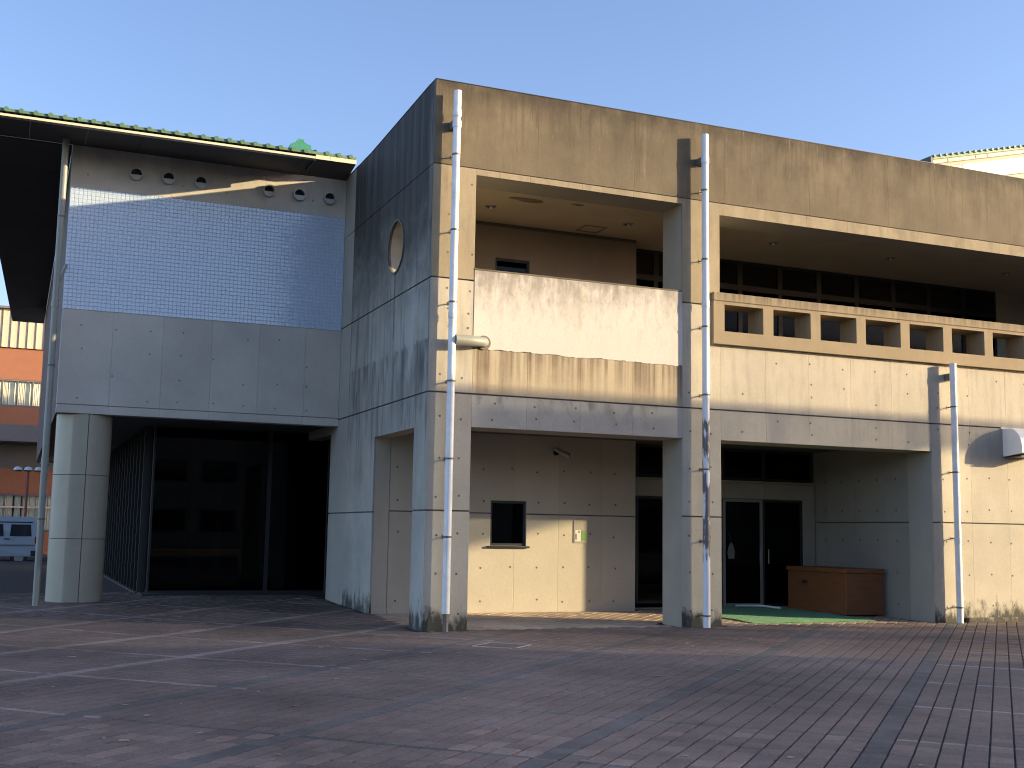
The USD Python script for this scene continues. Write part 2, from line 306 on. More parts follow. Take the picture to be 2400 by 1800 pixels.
pave = thing('forecourt_paving', 'mauve brick paved forecourt in diagonal panels between grey bands', 'paving', kind='structure')
ys = np.array([-30, 17.5, 23.5, 60.0]); mv, mf = [], []
for i, y in enumerate(ys):
    mv += [[-60, y, gz(y) - 0.012], [60, y, gz(y) - 0.012]]
for i in range(len(ys) - 1):
    mf += [[2 * i, 2 * i + 1, 2 * i + 3], [2 * i, 2 * i + 3, 2 * i + 2]]
part('joint_bed', trimesh.Trimesh(np.array(mv, float), np.array(mf), process=False), M_mortar, pave)

def project(P):
    q = (np.asarray(P, float) - [0, 0, CAM_H])
    a, b, c = q @ r2, q @ d2, q @ fw
    return 1200 + 2779 * a / np.maximum(c, 1e-3), 900 + 2779 * b / np.maximum(c, 1e-3), c

S2 = math.sqrt(0.5)
U = np.array([S2, S2]); V = np.array([-S2, S2])
MODU, MODV = 1.97, 2.0
pav = {'paver': [], 'band': [], 'pale': [], 'faint': [], 'porch': []}
u_cells, v_cells = [], []
for k in range(-4, 30):
    u0 = 9.65 - 0.035 + MODU * (k - 5)
    u_cells.append((u0, u0 + 0.07, 'b'))
    L = (MODU - 0.07) / 9
    for i in range(9): u_cells.append((u0 + 0.07 + i * L, u0 + 0.07 + (i + 1) * L, 'p'))
for k in range(-12, 22):
    v0 = 0.877 - 0.09 + MODV * k
    v_cells.append((v0, v0 + 0.18, 'b', k))
    L = (MODV - 0.18) / 11
    for i in range(11): v_cells.append((v0 + 0.18 + i * L, v0 + 0.18 + (i + 1) * L, 'p', k))
blocked = []    # footprints the paving goes round
def is_blocked(x, y):
    if 5.70 < x < 6.64 and 17.2 < y < 18.08: return True
    if 10.22 < x < 11.22 and 17.2 < y < 18.08: return True
    if x > 15.58 and y > 17.28: return True
    if 5.75 < x and y > 20.3 and x < 11.2: return True
    if 5.75 < x < 6.2 and y > 20.1: return True
    if x > 11.0 and y > 20.85: return True
    if x > 2.5 and y > 24.9: return True
    return False
gap = 0.013; ch = 0.007
for (u0, u1, ku) in u_cells:
    for (v0, v1, kv, kk) in v_cells:
        c = (u0 + u1) / 2 * U + (v0 + v1) / 2 * V
        if c[1] < 4.6 or c[1] > 26.0 or c[0] < -9 or c[0] > 22: continue
        px, py, dp = project((c[0], c[1], 0))
        if dp < 2 or px < -260 or px > 2660 or py > 1990: continue
        if is_blocked(*c): continue
        typ = 'paver'
        if kv == 'b': typ = 'faint' if kk >= 4 else 'band'
        elif ku == 'b': typ = 'pale' if v0 < 0.8 else ('faint' if v0 > 6.5 else 'band')
        if 5.85 < c[0] < 15.7 and c[1] > 17.45: typ = 'porch'
        dz = rng.normal(0, 0.0016); tx, ty = rng.normal(0, 0.004, 2)
        h = gap / 2
        a0, a1, b0, b1 = u0 + h, u1 - h, v0 + h, v1 - h
        loop = [(a0, b0), (a1, b0), (a1, b1), (a0, b1)]
        top = [(a0 + ch, b0 + ch), (a1 - ch, b0 + ch), (a1 - ch, b1 - ch), (a0 + ch, b1 - ch)]
        cu, cv = (u0 + u1) / 2, (v0 + v1) / 2
        vs = []
        for lp, zz in ((loop, -0.03), (loop, -ch), (top, 0.0)):
            for (a, b) in lp:
                w = a * U + b * V
                vs.append((w[0], w[1], gz(w[1]) + zz + (dz + tx * (a - cu) + ty * (b - cv) if zz > -0.02 else 0)))
        f = []
        for s in (0, 4):
            for i in range(4):
                j = (i + 1) % 4
                f += [[s + i, s + j, s + 4 + j], [s + i, s + 4 + j, s + 4 + i]]
        f += [[8, 9, 10], [8, 10, 11]]
        pav[typ].append((dp, np.array(vs), np.array(f)))
allp = sorted([(d, t, v, f) for t, lst in pav.items() for d, v, f in lst], key=lambda q: q[0])
MP = {'paver': M_paver, 'band': M_bandp, 'pale': M_lightp, 'porch': M_porchp, 'faint': M_faintp}
near = [q for q in allp if 0 <= project(q[2].mean(0))[0] <= 2400 and project(q[2].mean(0))[1] <= 1800][:300]
ids = {id(q[2]) for q in near}
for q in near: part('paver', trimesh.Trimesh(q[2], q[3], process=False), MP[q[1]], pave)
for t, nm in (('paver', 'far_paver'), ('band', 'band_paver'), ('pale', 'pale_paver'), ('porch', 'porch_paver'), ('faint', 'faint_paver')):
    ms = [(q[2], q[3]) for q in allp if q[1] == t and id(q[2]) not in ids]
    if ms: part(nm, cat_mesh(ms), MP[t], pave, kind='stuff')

fl = []
for _ in range(150):
    x, y = rng.uniform(-1, 17), rng.uniform(6, 17.2); r_ = rng.uniform(0.008, 0.03); an = np.sort(rng.uniform(0, 2 * np.pi, 6))
    z = float(gz(y)) + 0.004; ring_ = np.c_[x + r_ * np.cos(an) * rng.uniform(0.6, 1.6), y + r_ * np.sin(an), np.full(6, z)]
    v = np.vstack([ring_, ring_ + [0, 0, rng.uniform(0.003, 0.010)]])
    fl.append((v, np.array([[6, 7, 8], [6, 8, 9], [6, 9, 10], [6, 10, 11]] + [[k, (k + 1) % 6, 6 + (k + 1) % 6] for k in range(6)] + [[k, 6 + (k + 1) % 6, 6 + k] for k in range(6)])))
gr_ = part('dry_litter', cat_mesh(fl), plain('dry_leaf_bits', (0.34, 0.26, 0.18), 0.8, noise=0.4, nscale=3), '/World')
tag(gr_, 'scattered bits of dry leaf and grit on the paving', 'litter', kind='stuff')

# ------------------------------------------------------------------ concrete building
XC, Y0, TOP, XE = 5.81, 17.30, 8.68, 27.0
SK = 0.03
B = thing('concrete_building', 'two storey raw concrete school building with balconies, square piers and stained parapet', 'building')
JZ = [-0.05, 1.82, 3.65, 5.46, 7.29, TOP]
ties = []
def skin(region, place, xs, zs, matf, name='concrete_panel', depth=SK, gz_=0.024, gx_=0.0018, parent=None):
    """formwork sheets: the region is cut into cells between open joints"""
    for i in range(len(xs) - 1):
        for j in range(len(zs) - 1):
            a0 = xs[i] + (gx_ / 2 if i else 0); a1 = xs[i + 1] - (gx_ / 2 if i < len(xs) - 2 else 0)
            b0 = zs[j] + (gz_ / 2 if j else 0); b1 = zs[j + 1] - (gz_ / 2 if j < len(zs) - 2 else 0)
            cell = region.intersection(sbox(a0, b0, a1, b1))
            for p in (cell.geoms if hasattr(cell, 'geoms') else [cell]):
                if p.is_empty or p.geom_type != 'Polygon' or p.area < 0.004: continue
                part(name, extrude(p, depth, place), matf((a0 + a1) / 2, (b0 + b1) / 2), parent or B)

def tie_grid(region, place_pt, x0, x1, z0, z1, dx=0.54, zz=None, keep=0.8):
    for x in np.arange(x0, x1, dx):
        for z in (zz or [0.27, 0.87, 1.47, 2.05, 2.65, 3.25, 3.9, 4.5]):
            if z0 < z < z1 and region.buffer(-0.06).contains(Polygon([(x - .01, z - .01), (x + .01, z - .01), (x, z + .01)])) and random.random() < keep:
                ties.append(place_pt(x + random.uniform(-.03, .03), z + random.uniform(-.03, .03)))

# front wall: openings and skin
O_low1 = sbox(6.53, -1, 10.34, 3.13); O_low2 = sbox(11.10, -1, 15.68, 3.13)
O_up1 = sbox(6.53, 4.37, 10.34, 7.19); O_up2 = sbox(11.09, 4.78, 23.4, 7.08)
Fr = sbox(XC, -0.05, XE, TOP)
Fskin = Fr.difference(unary_union([O_low1, O_low2, O_up1, O_up2]))
xs = [XC, 6.53, 7.47, 8.42, 9.38, 10.34, 11.10] + [12.02, 12.93, 13.85, 14.77, 15.68] + list(np.arange(16.6, XE, 0.91)) + [XE]
def fmat(x, z):
    if z > 7.29: return M_parapet
    if z > 5.46: return M_upper
    if 3.65 < z < 5.46 and 6.53 < x < 10.34: return M_drip
    if 1.82 < z < 3.65 and 6.53 < x < 10.34: return M_lintel
    return M_conc
skin(Fskin.intersection(sbox(XC, -1, XE, 7.29)), front(Y0), xs, JZ[:-1], fmat)
skin(Fr.intersection(sbox(XC, 7.29 + 0.012, XE, TOP)), front(Y0), [XC, 7.6, 9.4, 11.2, 13.0, 14.8, 16.6, 18.4, 20.2, XE], [7.29, TOP], fmat, gx_=0.0015)
# cores behind the skin: piers and beams
core = Fskin.intersection(sbox(XC + SK, -0.05, XE, TOP - 0.015)).buffer(0)
part('wall_core', extrude(core.intersection(sbox(0, -1, 40, 7.29)), 0.63, front(Y0 + SK + 0.0005)), M_pier, B)
part('wall_core', extrude(sbox(XC + SK, 7.292, XE, TOP - 0.004), 0.25, front(Y0 + SK + 0.0005)), M_parapet, B)
# dark backing seen in the open joints
jl = unary_union([sbox(XC + 0.005, z - 0.013, XE, z + 0.013) for z in JZ[1:-1]]).intersection(Fskin)
part('joint_shadow_gap', extrude(jl, 0.004, front(Y0 + SK - 0.007)), M_core, B)
part('parapet_coping', bx(XC - 0.006, XE, Y0 - 0.008, Y0 + 0.29, TOP, TOP + 0.012), M_frame, B)
def fpt(x, z): return disc(x, Y0 - 0.0005, z, 'y', 0.018, 0.004, 10)
tie_grid(Fskin, fpt, 6.0, 6.6, 0, 4.5, 0.36, keep=0.95); tie_grid(Fskin, fpt, 10.48, 11.1, 0, 4.5, 0.42, keep=0.95)
tie_grid(Fskin, fpt, 11.55, 20.0, 3.1, 4.75, 0.72, [3.3, 3.52, 3.95, 4.2, 4.55], keep=0.7); tie_grid(Fskin, fpt, 6.9, 10.3, 3.1, 3.7, 0.72, [3.28, 3.5], keep=0.8)
tie_grid(Fskin, fpt, 15.95, 20, 0, 3.2, 0.54, keep=0.9); tie_grid(Fskin, fpt, 6.1, 6.6, 4.6, 7.2, 0.36, [4.7, 4.95, 5.3, 5.9, 6.5, 7.0], keep=.8)

# white painted balcony front, ragged along its lower edge
xb = np.linspace(6.533, 10.337, 90)
low = 4.375 + 0.008 * np.interp(xb, np.linspace(6.5, 10.4, 40), rng.normal(0, 1, 40)) + rng.normal(0, 0.006, 90) - 0.02 * (xb - 6.5) / 3.8
low[:8] += np.linspace(0.10, 0.0, 8)
wp = Polygon([(6.533, 5.635)] + [(x, z) for x, z in zip(xb, low)] + [(10.337, 5.635)])
p_ = part('white_balcony_panel', extrude(wp, 0.03, front(Y0 - 0.006)), M_white, B)
part('balcony_wall', bx(6.53, 10.34, Y0 + 0.026, Y0 + 0.2, 4.30, 5.63), M_inner, B)
part('balcony_coping', bx(6.531, 10.339, Y0 - 0.012, Y0 + 0.21, 5.636, 5.662, 0.004), M_parapet, B)
# balustrade band with square holes
BX0 = 10.91
holes = [sbox(11.13 + 1.007 * i, 5.01, 11.13 + 1.007 * i + 0.795, 5.475) for i in range(12)]
bandp = sbox(BX0, 4.782, 23.3, 5.53).difference(unary_union(holes))
part('balustrade', extrude(bandp, 0.47, front(Y0 - 0.085)), M_band, B)
part('balustrade_cap', bx(BX0 - 0.004, 23.3, Y0 - 0.093, Y0 + 0.40, 5.533, 5.685, 0.012), M_band, B)

# left side wall
hole = Polygon([(19.22 + 0.43 * math.cos(a), 6.35 + 0.455 * math.sin(a)) for a in np.linspace(0, 2 * np.pi, 49)[:-1]])
Sd = unary_union([sbox(Y0 + SK, -0.05, 23.35, TOP), sbox(23.35, 3.4, 30, TOP)]).intersection(Polygon([(17, -1), (31, -1), (31, 8.55), (21, 8.55), (Y0 + 0.3, TOP), (17, TOP)]))
Ss = Sd.difference(unary_union([sbox(17.96, -1, 20.2, 3.13), hole]))
M_sideclean = concrete('clean_strip_concrete', (0.35, 0.33, 0.285), rnd=0.03, mottle=0.12)
def smat(y, z):
    return M_sideclean if y > 22.06 else M_side
skin(Ss.intersection(sbox(0, -1, 40, 7.29)), side(XC), [Y0 + SK, 17.96, 19.22, 20.2, 22.06, 23.35, 30], JZ[:-1], smat, gx_=0.002)
skin(Ss.intersection(sbox(0, 7.302, 40, TOP)), side(XC), [Y0 + SK, 19.3, 22.06, 30], [7.29, TOP], smat, gx_=0.001)
sc = Ss.intersection(sbox(Y0 + 0.70, -0.05, 30, 8.54))
part('wall_core', extrude(sc, 0.27, side(XC + SK + 0.0005)), M_inner, B)
jl = unary_union([sbox(Y0 + SK, z - 0.013, 23.3, z + 0.013) for z in JZ[1:-1]]).intersection(Ss)
part('joint_shadow_gap', extrude(jl, 0.004, side(XC + SK - 0.007)), M_core, B)
part('parapet_coping', extrude(Polygon([(Y0 + 0.29, TOP), (21, 8.55), (30, 8.55), (30, 8.562), (21, 8.562), (Y0 + 0.29, TOP + 0.012)]), 0.298, side(XC - 0.008)), M_frame, B)
rm = ring(XC - 0.012, 19.22, 6.35, 'x', 0.445, 0.475, 0.024, 40); part('round_opening_rim', rm, M_steel, B)
# a drip channel under the round opening
part('stain_groove', bx(XC - 0.002, XC + 0.004, 19.245, 19.27, 4.75, 5.88), M_core, B)

# inside of the ground floor porch
Yi = 20.2
Iw = sbox(XC + 0.31, 0.0, 11.03, 3.30).difference(sbox(8.04, 1.26, 8.75, 2.08))
skin(Iw.difference(sbox(0, -1, 0.1, 0)), front(Yi), [XC + 0.31, 6.71, 7.61, 8.51, 9.40, 10.30, 11.03], [0.0, 1.845, 3.30], lambda a, b: M_inner, gz_=0.02)
part('inner_wall_core', extrude(Iw, 0.25, front(Yi + SK + 0.0005)), M_inner, B)
for a, b in ((XC + 0.32, 8.035), (8.755, 11.02)): part('joint_shadow_gap', bx(a, b, Yi + SK - 0.006, Yi + SK - 0.001, 1.83, 1.86), M_core, B)
tie_grid(Iw, lambda x, z: disc(x, Yi - 0.0005, z, 'y', 0.019, 0.004, 10), 6.27, 11.0, 0.1, 3.0, 0.54, keep=0.95)
def window(x0, x1, z0, z1, y, parent, fr=0.045, mull=(), sill=True, pane=M_glass, fm=M_frame, name='window', depth=0.06):
    o = [sbox(x0, z0, x1, z1)]
    cuts = [x0] + list(mull) + [x1]; openings = []
    for a, b in zip(cuts[:-1], cuts[1:]):
        openings.append(sbox(a + fr, z0 + fr, b - fr, z1 - fr))
    w = part(name, extrude(o[0].difference(unary_union(openings)), depth, front(y)), fm, parent)
    for q in openings:
        a, b, c, d = q.bounds
        part('pane', bx(a - .005, c + .005, y + depth * 0.4, y + depth * 0.4 + 0.006, b - .005, d + .005), pane, w)
    if sill:
        part('sill', bx(x0 - 0.055, x1 + 0.055, y - 0.09, y + 0.0, z0 - 0.035, z0 - 0.002, 0.004), fm, w)
    return w
window(8.04, 8.75, 1.26, 2.08, Yi + 0.035, B)
part('room_box', bx(7.9, 8.9, Yi + 0.282, Yi + 0.30, 1.1, 2.2), M_dark, B)  # flat near-black sheet stands in for the unlit room
# doors at the back of the porch
Yd = 20.80
part('transom_panel', bx(11.36, 12.35, Yd, Yd + 0.12, 2.275, 2.60, 0.004), M_beige, B)
for a, b in ((12.355, 13.395), (13.40, 14.405), (14.41, 15.66)): part('transom_panel', bx(a, b, Yd, Yd + 0.12, 2.275, 2.60, 0.004), M_beige, B)
part('transom_sill', bx(11.36, 15.66, Yd - 0.05, Yd + 0.12, 2.605, 2.64), M_beige, B)
part('jamb_panel', bx(15.375, 15.675, Yd + 0.02, Yd + 0.12, 0.06, 2.272), M_beige, B)
window(11.40, 15.62, 2.66, 3.29, Yd + 0.03, B, mull=(12.4, 13.4, 14.4), sill=False, name='transom_window')
d1 = window(13.40, 14.36, 0.09, 2.268, Yd + 0.02, B, fr=0.06, sill=False, fm=M_alu, name='door')
part('handle', tube([(14.26, Yd - 0.03, 0.95), (14.26, Yd - 0.03, 1.25)], 0.012, 8), M_alu, d1)
d2_ = window(14.375, 15.37, 0.09, 2.268, Yd + 0.04, B, fr=0.05, sill=False, name='door')
part('handle', tube([(14.48, Yd - 0.01, 0.95), (14.48, Yd - 0.01, 1.25)], 0.012, 8), M_alu, d2_)
window(11.40, 13.385, 0.16, 2.268, Yd + 0.04, B, fr=0.05, mull=(12.4,), sill=False, name='glass_screen')
part('threshold', bx(11.3, 15.66, Yd - 0.12, Yd + 0.02, 0.0, 0.085, 0.006), M_inner, B)
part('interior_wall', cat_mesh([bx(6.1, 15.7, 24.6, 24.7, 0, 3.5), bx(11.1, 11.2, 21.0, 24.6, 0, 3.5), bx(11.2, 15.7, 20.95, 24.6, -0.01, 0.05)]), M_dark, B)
# right hand wall of the porch and ceiling
Rw = sbox(Y0 + 0.66, 0.0, Yd, 3.30)
skin(Rw, side(15.68), [Y0 + 0.66, 18.6, 19.5, 20.4, Yd], [0.0, 1.82, 3.30], lambda a, b: M_porch)
part('inner_wall_core', bx(15.7105, 15.95, Y0 + 0.66, 24.7, 0, 3.5), M_inner, B)
part('joint_shadow_gap', bx(15.702, 15.708, Y0 + 0.66, Yd, 1.806, 1.834), M_core, B)
for y in (18.3, 18.84, 19.38, 19.92, 20.46):
    for z in (0.27, 0.87, 1.47, 2.05, 2.65): ties.append(disc(15.6795, y, z, 'x', 0.024, 0.004, 10))
part('porch_ceiling', bx(XC + 0.31, 15.7, Y0 + 0.665, 24.7, 3.30, 3.60), M_dceil, B)
for x in (7.6, 9.4, 12.2, 14.2):
    part('ceiling_light', ring(x, 18.9, 3.294, 'z', 0.06, 0.085, 0.012, 18), M_vent, B)
# right of the porch the rooms are closed
part('base_strip', bx(16.36, 26, Y0 - 0.10, Y0 - 0.003, -0.05, 0.085, 0.008), M_conc, B)

# upper gallery: ceiling, back wall, ribbon window
ZC = 7.28
part('gallery_ceiling', bx(XC + 0.3, XE, Y0 + 0.665, 24.7, ZC, ZC + 0.1), M_ceil, B)
part('gallery_floor', bx(XC + 0.3, XE, Y0 + 0.67, 24.7, 3.62, 3.72), M_inner, B)
Uw = sbox(XC + 0.31, 3.72, 11.03, 7.21).difference(sbox(8.04, 5.78, 8.74, 6.61))
skin(Uw, front(Yi), [XC + 0.31, 6.71, 7.61, 8.40, 9.30, 10.18, 11.03], [3.72, 7.21], lambda a, b: M_gal)
part('inner_wall_core', extrude(Uw, 0.2, front(Yi + SK + 0.0005)), M_inner, B)
part('cornice_gap', bx(XC + 0.31, 11.03, Yi + 0.02, Yi + 0.2, 7.212, ZC - 0.001), M_core, B)
window(8.04, 8.74, 5.78, 6.61, Yi + 0.035, B)
part('room_box', bx(7.9, 8.9, Yi + 0.232, Yi + 0.25, 5.6, 6.75), M_dark, B)  # near-black sheet again in place of a dark room
xm = [11.82 + 1.01 * i for i in range(9)]
window(11.05, 20.88, 6.70, 7.275, Yd + 0.0, B, fr=0.06, mull=xm, sill=False, name='ribbon_window', pane=M_rib, fm=M_black)
window(11.05, 20.88, 3.75, 6.695, Yd + 0.0, B, fr=0.05, mull=xm, sill=False, name='ribbon_window', pane=M_low, fm=M_black)
part('gallery_end_wall', bx(20.885, XE, Yd, Yd + 0.2, 3.72, ZC - 0.001), M_inner, B)
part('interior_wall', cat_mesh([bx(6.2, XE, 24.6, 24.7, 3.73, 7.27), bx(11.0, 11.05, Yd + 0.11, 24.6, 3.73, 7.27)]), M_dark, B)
for i, x in enumerate((7.53, 10.3, 13.55, 16.45, 19.6)):
    w = part('ceiling_light', ring(x, 19.2, ZC - 0.008, 'z', 0.075, 0.10, 0.016, 22), M_vent, B)
    part('reflector', disc(x, 19.2, ZC - 0.004, 'z', 0.075, 0.006, 18), M_frame, w)
    part('lamp', trimesh.creation.icosphere(1, 0.03).apply_translation((x + 0.01, 19.2, ZC - 0.02)), M_whiteplastic, w, smooth=True)
part('ceiling_hatch', extrude(sbox(9.62, 19.6, 10.08, 20.05).difference(sbox(9.65, 19.63, 10.05, 20.02)), 0.008, flat(ZC - 0.0085)), M_stain, B)
def blob(cx, cy, rx, ry, z, seed):
    r_ = np.random.default_rng(seed); an = np.linspace(0, 2 * np.pi, 26)[:-1]
    k = 1 + 0.25 * np.interp(an, np.linspace(0, 2 * np.pi, 9), np.r_[r_.normal(0, 1, 8), 0])
    return extrude(Polygon([(cx + rx * q * math.cos(a), cy + ry * q * math.sin(a)) for a, q in zip(an, k)]), 0.002, flat(z))
part('ceiling_stain', blob(7.95, 18.55, 0.3, 0.12, ZC - 0.0025, 1), M_stain, B)
part('ceiling_stain', blob(8.9, 18.45, 0.1, 0.07, ZC - 0.0025, 2), M_stain, B)
# roof deck, back and end walls close the block
part('roof_deck', bx(XC + 0.31, XE, Y0 + 0.29, 30, 7.9, 8.0), M_core, B)
part('end_wall', cat_mesh([bx(XE - 0.3, XE, Y0 + 0.67, 30, 0, 7.88), bx(XC + 0.31, XE - 0.31, 29.7, 30, 0, 7.88)]), M_conc, B)
part('room_wall', bx(15.96, XE - 0.31, Y0 + 0.67, Y0 + 0.75, 0, 3.6), M_core, B)
part('tie_hole', cat_mesh(ties), M_tie, B, kind='stuff')

# ------------------------------------------------------------------ tiled wing on the left
W = thing('tiled_wing', 'concrete wing with a pale blue mosaic tile panel under a green roofed dark eave', 'building')
Yw = 22.80
def wmat(a, b): return M_wing
ties = []
skin(sbox(0.61, 3.52, XC - 0.004, 5.42), front(Yw), [0.61, 1.5, 2.4, 3.3, 4.2, 5.1, XC - 0.004], [3.52, 3.675, 5.42], wmat, parent=W, gz_=0.014)
skin(sbox(0.61, 7.715, XC - 0.004, 8.55), front(Yw), [0.61, 2.4, 4.2, XC - 0.004], [7.715, 8.55], wmat, parent=W, gx_=0.002)
part('wall_core', bx(0.61, XC - 0.004, Yw + SK + 0.0005, Yw + 0.28, 3.522, 8.55), M_wing, W)
tie_grid(sbox(0.7, 3.7, 5.8, 5.4), lambda x, z: disc(x, Yw - 0.0005, z, 'y', 0.019, 0.004, 10), 0.95, 5.8, 3.7, 5.4, 0.6, [3.82, 4.25, 4.68, 5.12], keep=0.75)
tie_grid(sbox(0.7, 7.8, 5.8, 8.4), lambda x, z: disc(x, Yw - 0.0005, z, 'y', 0.019, 0.004, 10), 0.9, 5.8, 7.8, 8.4, 0.85, [7.98], keep=0.7)
part('tie_hole', cat_mesh(ties), M_tiew, W, kind='stuff')
def tile_mat():
    N = {'g': ('geometry', {}), 'rp': ('rgb_ramp', {'ramp': [(0.0, (0.50, 0.60, 0.72)), (0.5, (0.58, 0.67, 0.78)), (1.0, (0.66, 0.74, 0.84))]}),
         'p': ('principled_bsdf', {'roughness': 0.2, 'specular_ior_level': 1.0, 'coat_weight': 0.6, 'coat_roughness': 0.12}), 'n': ('noise_texture', {'scale': 9.0, 'detail': 2.0}),
         'b': ('bump', {'strength': 0.06, 'distance': 0.02})}
    return usdkit.material(stage, '/World/Looks/pale_blue_glazed_tile', N, [('g.random_per_island', 'rp.fac'), ('rp.color', 'p.base_color'), ('g.position', 'n.vector'), ('n.fac', 'b.height'), ('b.normal', 'p.normal')], surface='p.BSDF')
M_tile = tile_mat(); M_grout = plain('tile_grout', (0.44, 0.51, 0.60), 0.8, noise=0.08)
part('tile_bed', bx(0.61, XC - 0.004, Yw - 0.006, Yw + SK, 5.422, 7.712), M_grout, W)
tm = []; nx, nz = 70, 31
px_, pz_ = (XC - 0.004 - 0.61) / nx, 2.29 / nz
for i in range(nx):
    for j in range(nz):
        x0, z0 = 0.61 + i * px_ + 0.0035, 5.422 + j * pz_ + 0.0035
        x1, z1 = x0 + px_ - 0.007, z0 + pz_ - 0.007
        ax_, az_ = rng.normal(0, 0.008, 2); yc = Yw - 0.0115
        cxm, czm = (x0 + x1) / 2, (z0 + z1) / 2
        pts = []
        for (x, z) in ((x0, z0), (x1, z0), (x1, z1), (x0, z1)): pts.append((x, Yw - 0.007, z))
        e = 0.004
        for (x, z) in ((x0 + e, z0 + e), (x1 - e, z0 + e), (x1 - e, z1 - e), (x0 + e, z1 - e)): pts.append((x, yc + ax_ * (x - cxm) + az_ * (z - czm), z))
        f = [[4, 5, 6], [4, 6, 7]]
        for k in range(4):
            l = (k + 1) % 4; f += [[k, l, 4 + l], [k, 4 + l, 4 + k]]
        tm.append((np.array(pts), np.array(f)))
part('mosaic_tile', cat_mesh(tm), M_tile, W, kind='stuff')
for x in (1.75, 2.34, 2.94, 4.25, 4.85, 5.46):
    v_ = part('vent', ring(x, Yw - 0.045, 8.08, 'y', 0.098, 0.122, 0.09, 28), M_vent, W, smooth=30)
    part('vent_hood', extrude(Polygon([(x + 0.096 * math.cos(a), 8.08 + 0.096 * math.sin(a)) for a in np.linspace(np.pi * 1.05, 1.95 * np.pi, 15)]), 0.012, front(Yw - 0.07)), M_vent, v_)
    part('vent_throat', disc(x, Yw - 0.004, 8.08, 'y', 0.097, 0.006, 24), M_dark, v_)
# left wall of the wing, upper floor, floor slab and glazed ground floor set back
part('left_wall', bx(0.61, 0.85, Yw + 0.281, 42, 3.522, 8.55), M_soffit, W)
part('back_wall', bx(0.86, 5.8, 41.8, 42, 3.52, 8.55), M_wing, W)
part('floor_slab', bx(0.86, 5.8, Yw + 0.285, 41.7, 3.58, 3.9), M_dceil, W)
Yg = 25.0
plinth = bx(2.45, 8.3, 24.75, 25.6, 0.0, 0.17, 0.01); part('plinth', plinth, M_mortar, W)
part('plinth', bx(2.40, 2.75, 25.61, 42, 0.0, 0.165, 0.01), M_mortar, W)
gw = window(2.6, 8.2, 0.17, 3.58, Yg + 0.3, W, fr=0.04, mull=(5.0, 6.9), sill=False, name='glass_wall', fm=M_black)
sidew = sbox(Yg + 0.37, 0.17, 41.5, 3.58)
cutsy = np.linspace(Yg + 0.37, 41.5, 13); opn = [sbox(a + .04, 0.21, b - .04, 3.54) for a, b in zip(cutsy[:-1], cutsy[1:])]
gs = part('glass_wall', extrude(sidew.difference(unary_union(opn)), 0.06, side(2.6)), M_black, W)
for o in opn:
    a, b, c, d = o.bounds; part('pane', bx(2.625, 2.631, a, c, b, d), M_glass, gs)
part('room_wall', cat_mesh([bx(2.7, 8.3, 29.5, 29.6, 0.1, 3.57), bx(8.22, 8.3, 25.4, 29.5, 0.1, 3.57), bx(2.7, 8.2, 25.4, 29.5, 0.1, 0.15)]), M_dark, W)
for y in np.arange(Yg + 0.6, 41.5, 0.75): part('glass_fin', bx(2.44, 2.595, y, y + 0.05, 0.17, 3.57), M_black, W)
# dim furniture behind the glass
M_dim = plain('dim_panel', (0.16, 0.17, 0.18), 0.7); M_dimblue = plain('dim_blue_panel', (0.03, 0.05, 0.16), 0.6)
part('notice_stand', cat_mesh([bx(3.55, 3.75, 26.3, 26.36, 0.6, 2.9), bx(4.05, 4.2, 26.3, 26.36, 0.5, 2.6)]), M_dim, W)
part('blue_board', bx(3.76, 4.04, 26.32, 26.36, 0.55, 2.4), M_dimblue, W)
# round column of curved panels
cxc, cyc, RC = 1.13, 23.31, 0.49
col = part('round_column', trimesh.creation.cylinder(RC - 0.02, 3.40, sections=48).apply_translation((cxc, cyc, 0.12 + 1.70)), M_core, W, smooth=30)
zc = [0.125, 1.26, 2.41, 3.52]
for j in range(3):
    for k in range(4):
        a0, a1 = math.radians(-84 + 90 * k + 0.8), math.radians(-84 + 90 * (k + 1) - 0.8)
        an = np.linspace(a0, a1, 44)
        pl = Polygon([(cxc + RC * math.cos(a), cyc + RC * math.sin(a)) for a in an] + [(cxc + (RC - 0.019) * math.cos(a), cyc + (RC - 0.019) * math.sin(a)) for a in an[::-1]])
        part('column_panel', extrude(pl, zc[j + 1] - zc[j] - 0.012, flat(zc[j] + 0.006)), M_colpanel, col, smooth=30)
part('column_base', trimesh.creation.cylinder(RC - 0.03, 0.12, sections=40).apply_translation((cxc, cyc, 0.07)), M_black, W)
# roof
soff_front = Polygon([(-1.09, 21.38), (4.82, 21.38), (4.82, 22.78), (-1.02, 22.78)])
for i in range(7):
    a0 = -1.09 + i * 0.95; b0 = min(a0 + 0.945, 4.82)
    if b0 - a0 < 0.1: continue
    v = np.array([[a0, 21.40, 8.40], [b0, 21.40, 8.40], [b0, 22.80, 8.50], [a0, 22.80, 8.50]]); v = np.vstack([v, v + [0, 0, 0.02]])
    part('soffit_board', (v, np.array([[3, 2, 1, 0], [4, 5, 6, 7], [0, 1, 5, 4], [1, 2, 6, 5], [2, 3, 7, 6], [3, 0, 4, 7]])), M_soffit, W)
v = np.array([[4.825, 22.10, 8.635], [XC - .01, 22.10, 8.635], [XC - .01, 22.80, 8.50], [4.825, 22.80, 8.50]]); v = np.vstack([v, v + [0, 0, 0.02]])
part('soffit_board', (v, np.array([[3, 2, 1, 0], [4, 5, 6, 7], [0, 1, 5, 4], [1, 2, 6, 5], [2, 3, 7, 6], [3, 0, 4, 7]])), M_soffit, W)
ys_ = np.arange(22.82, 43.9, 1.8)
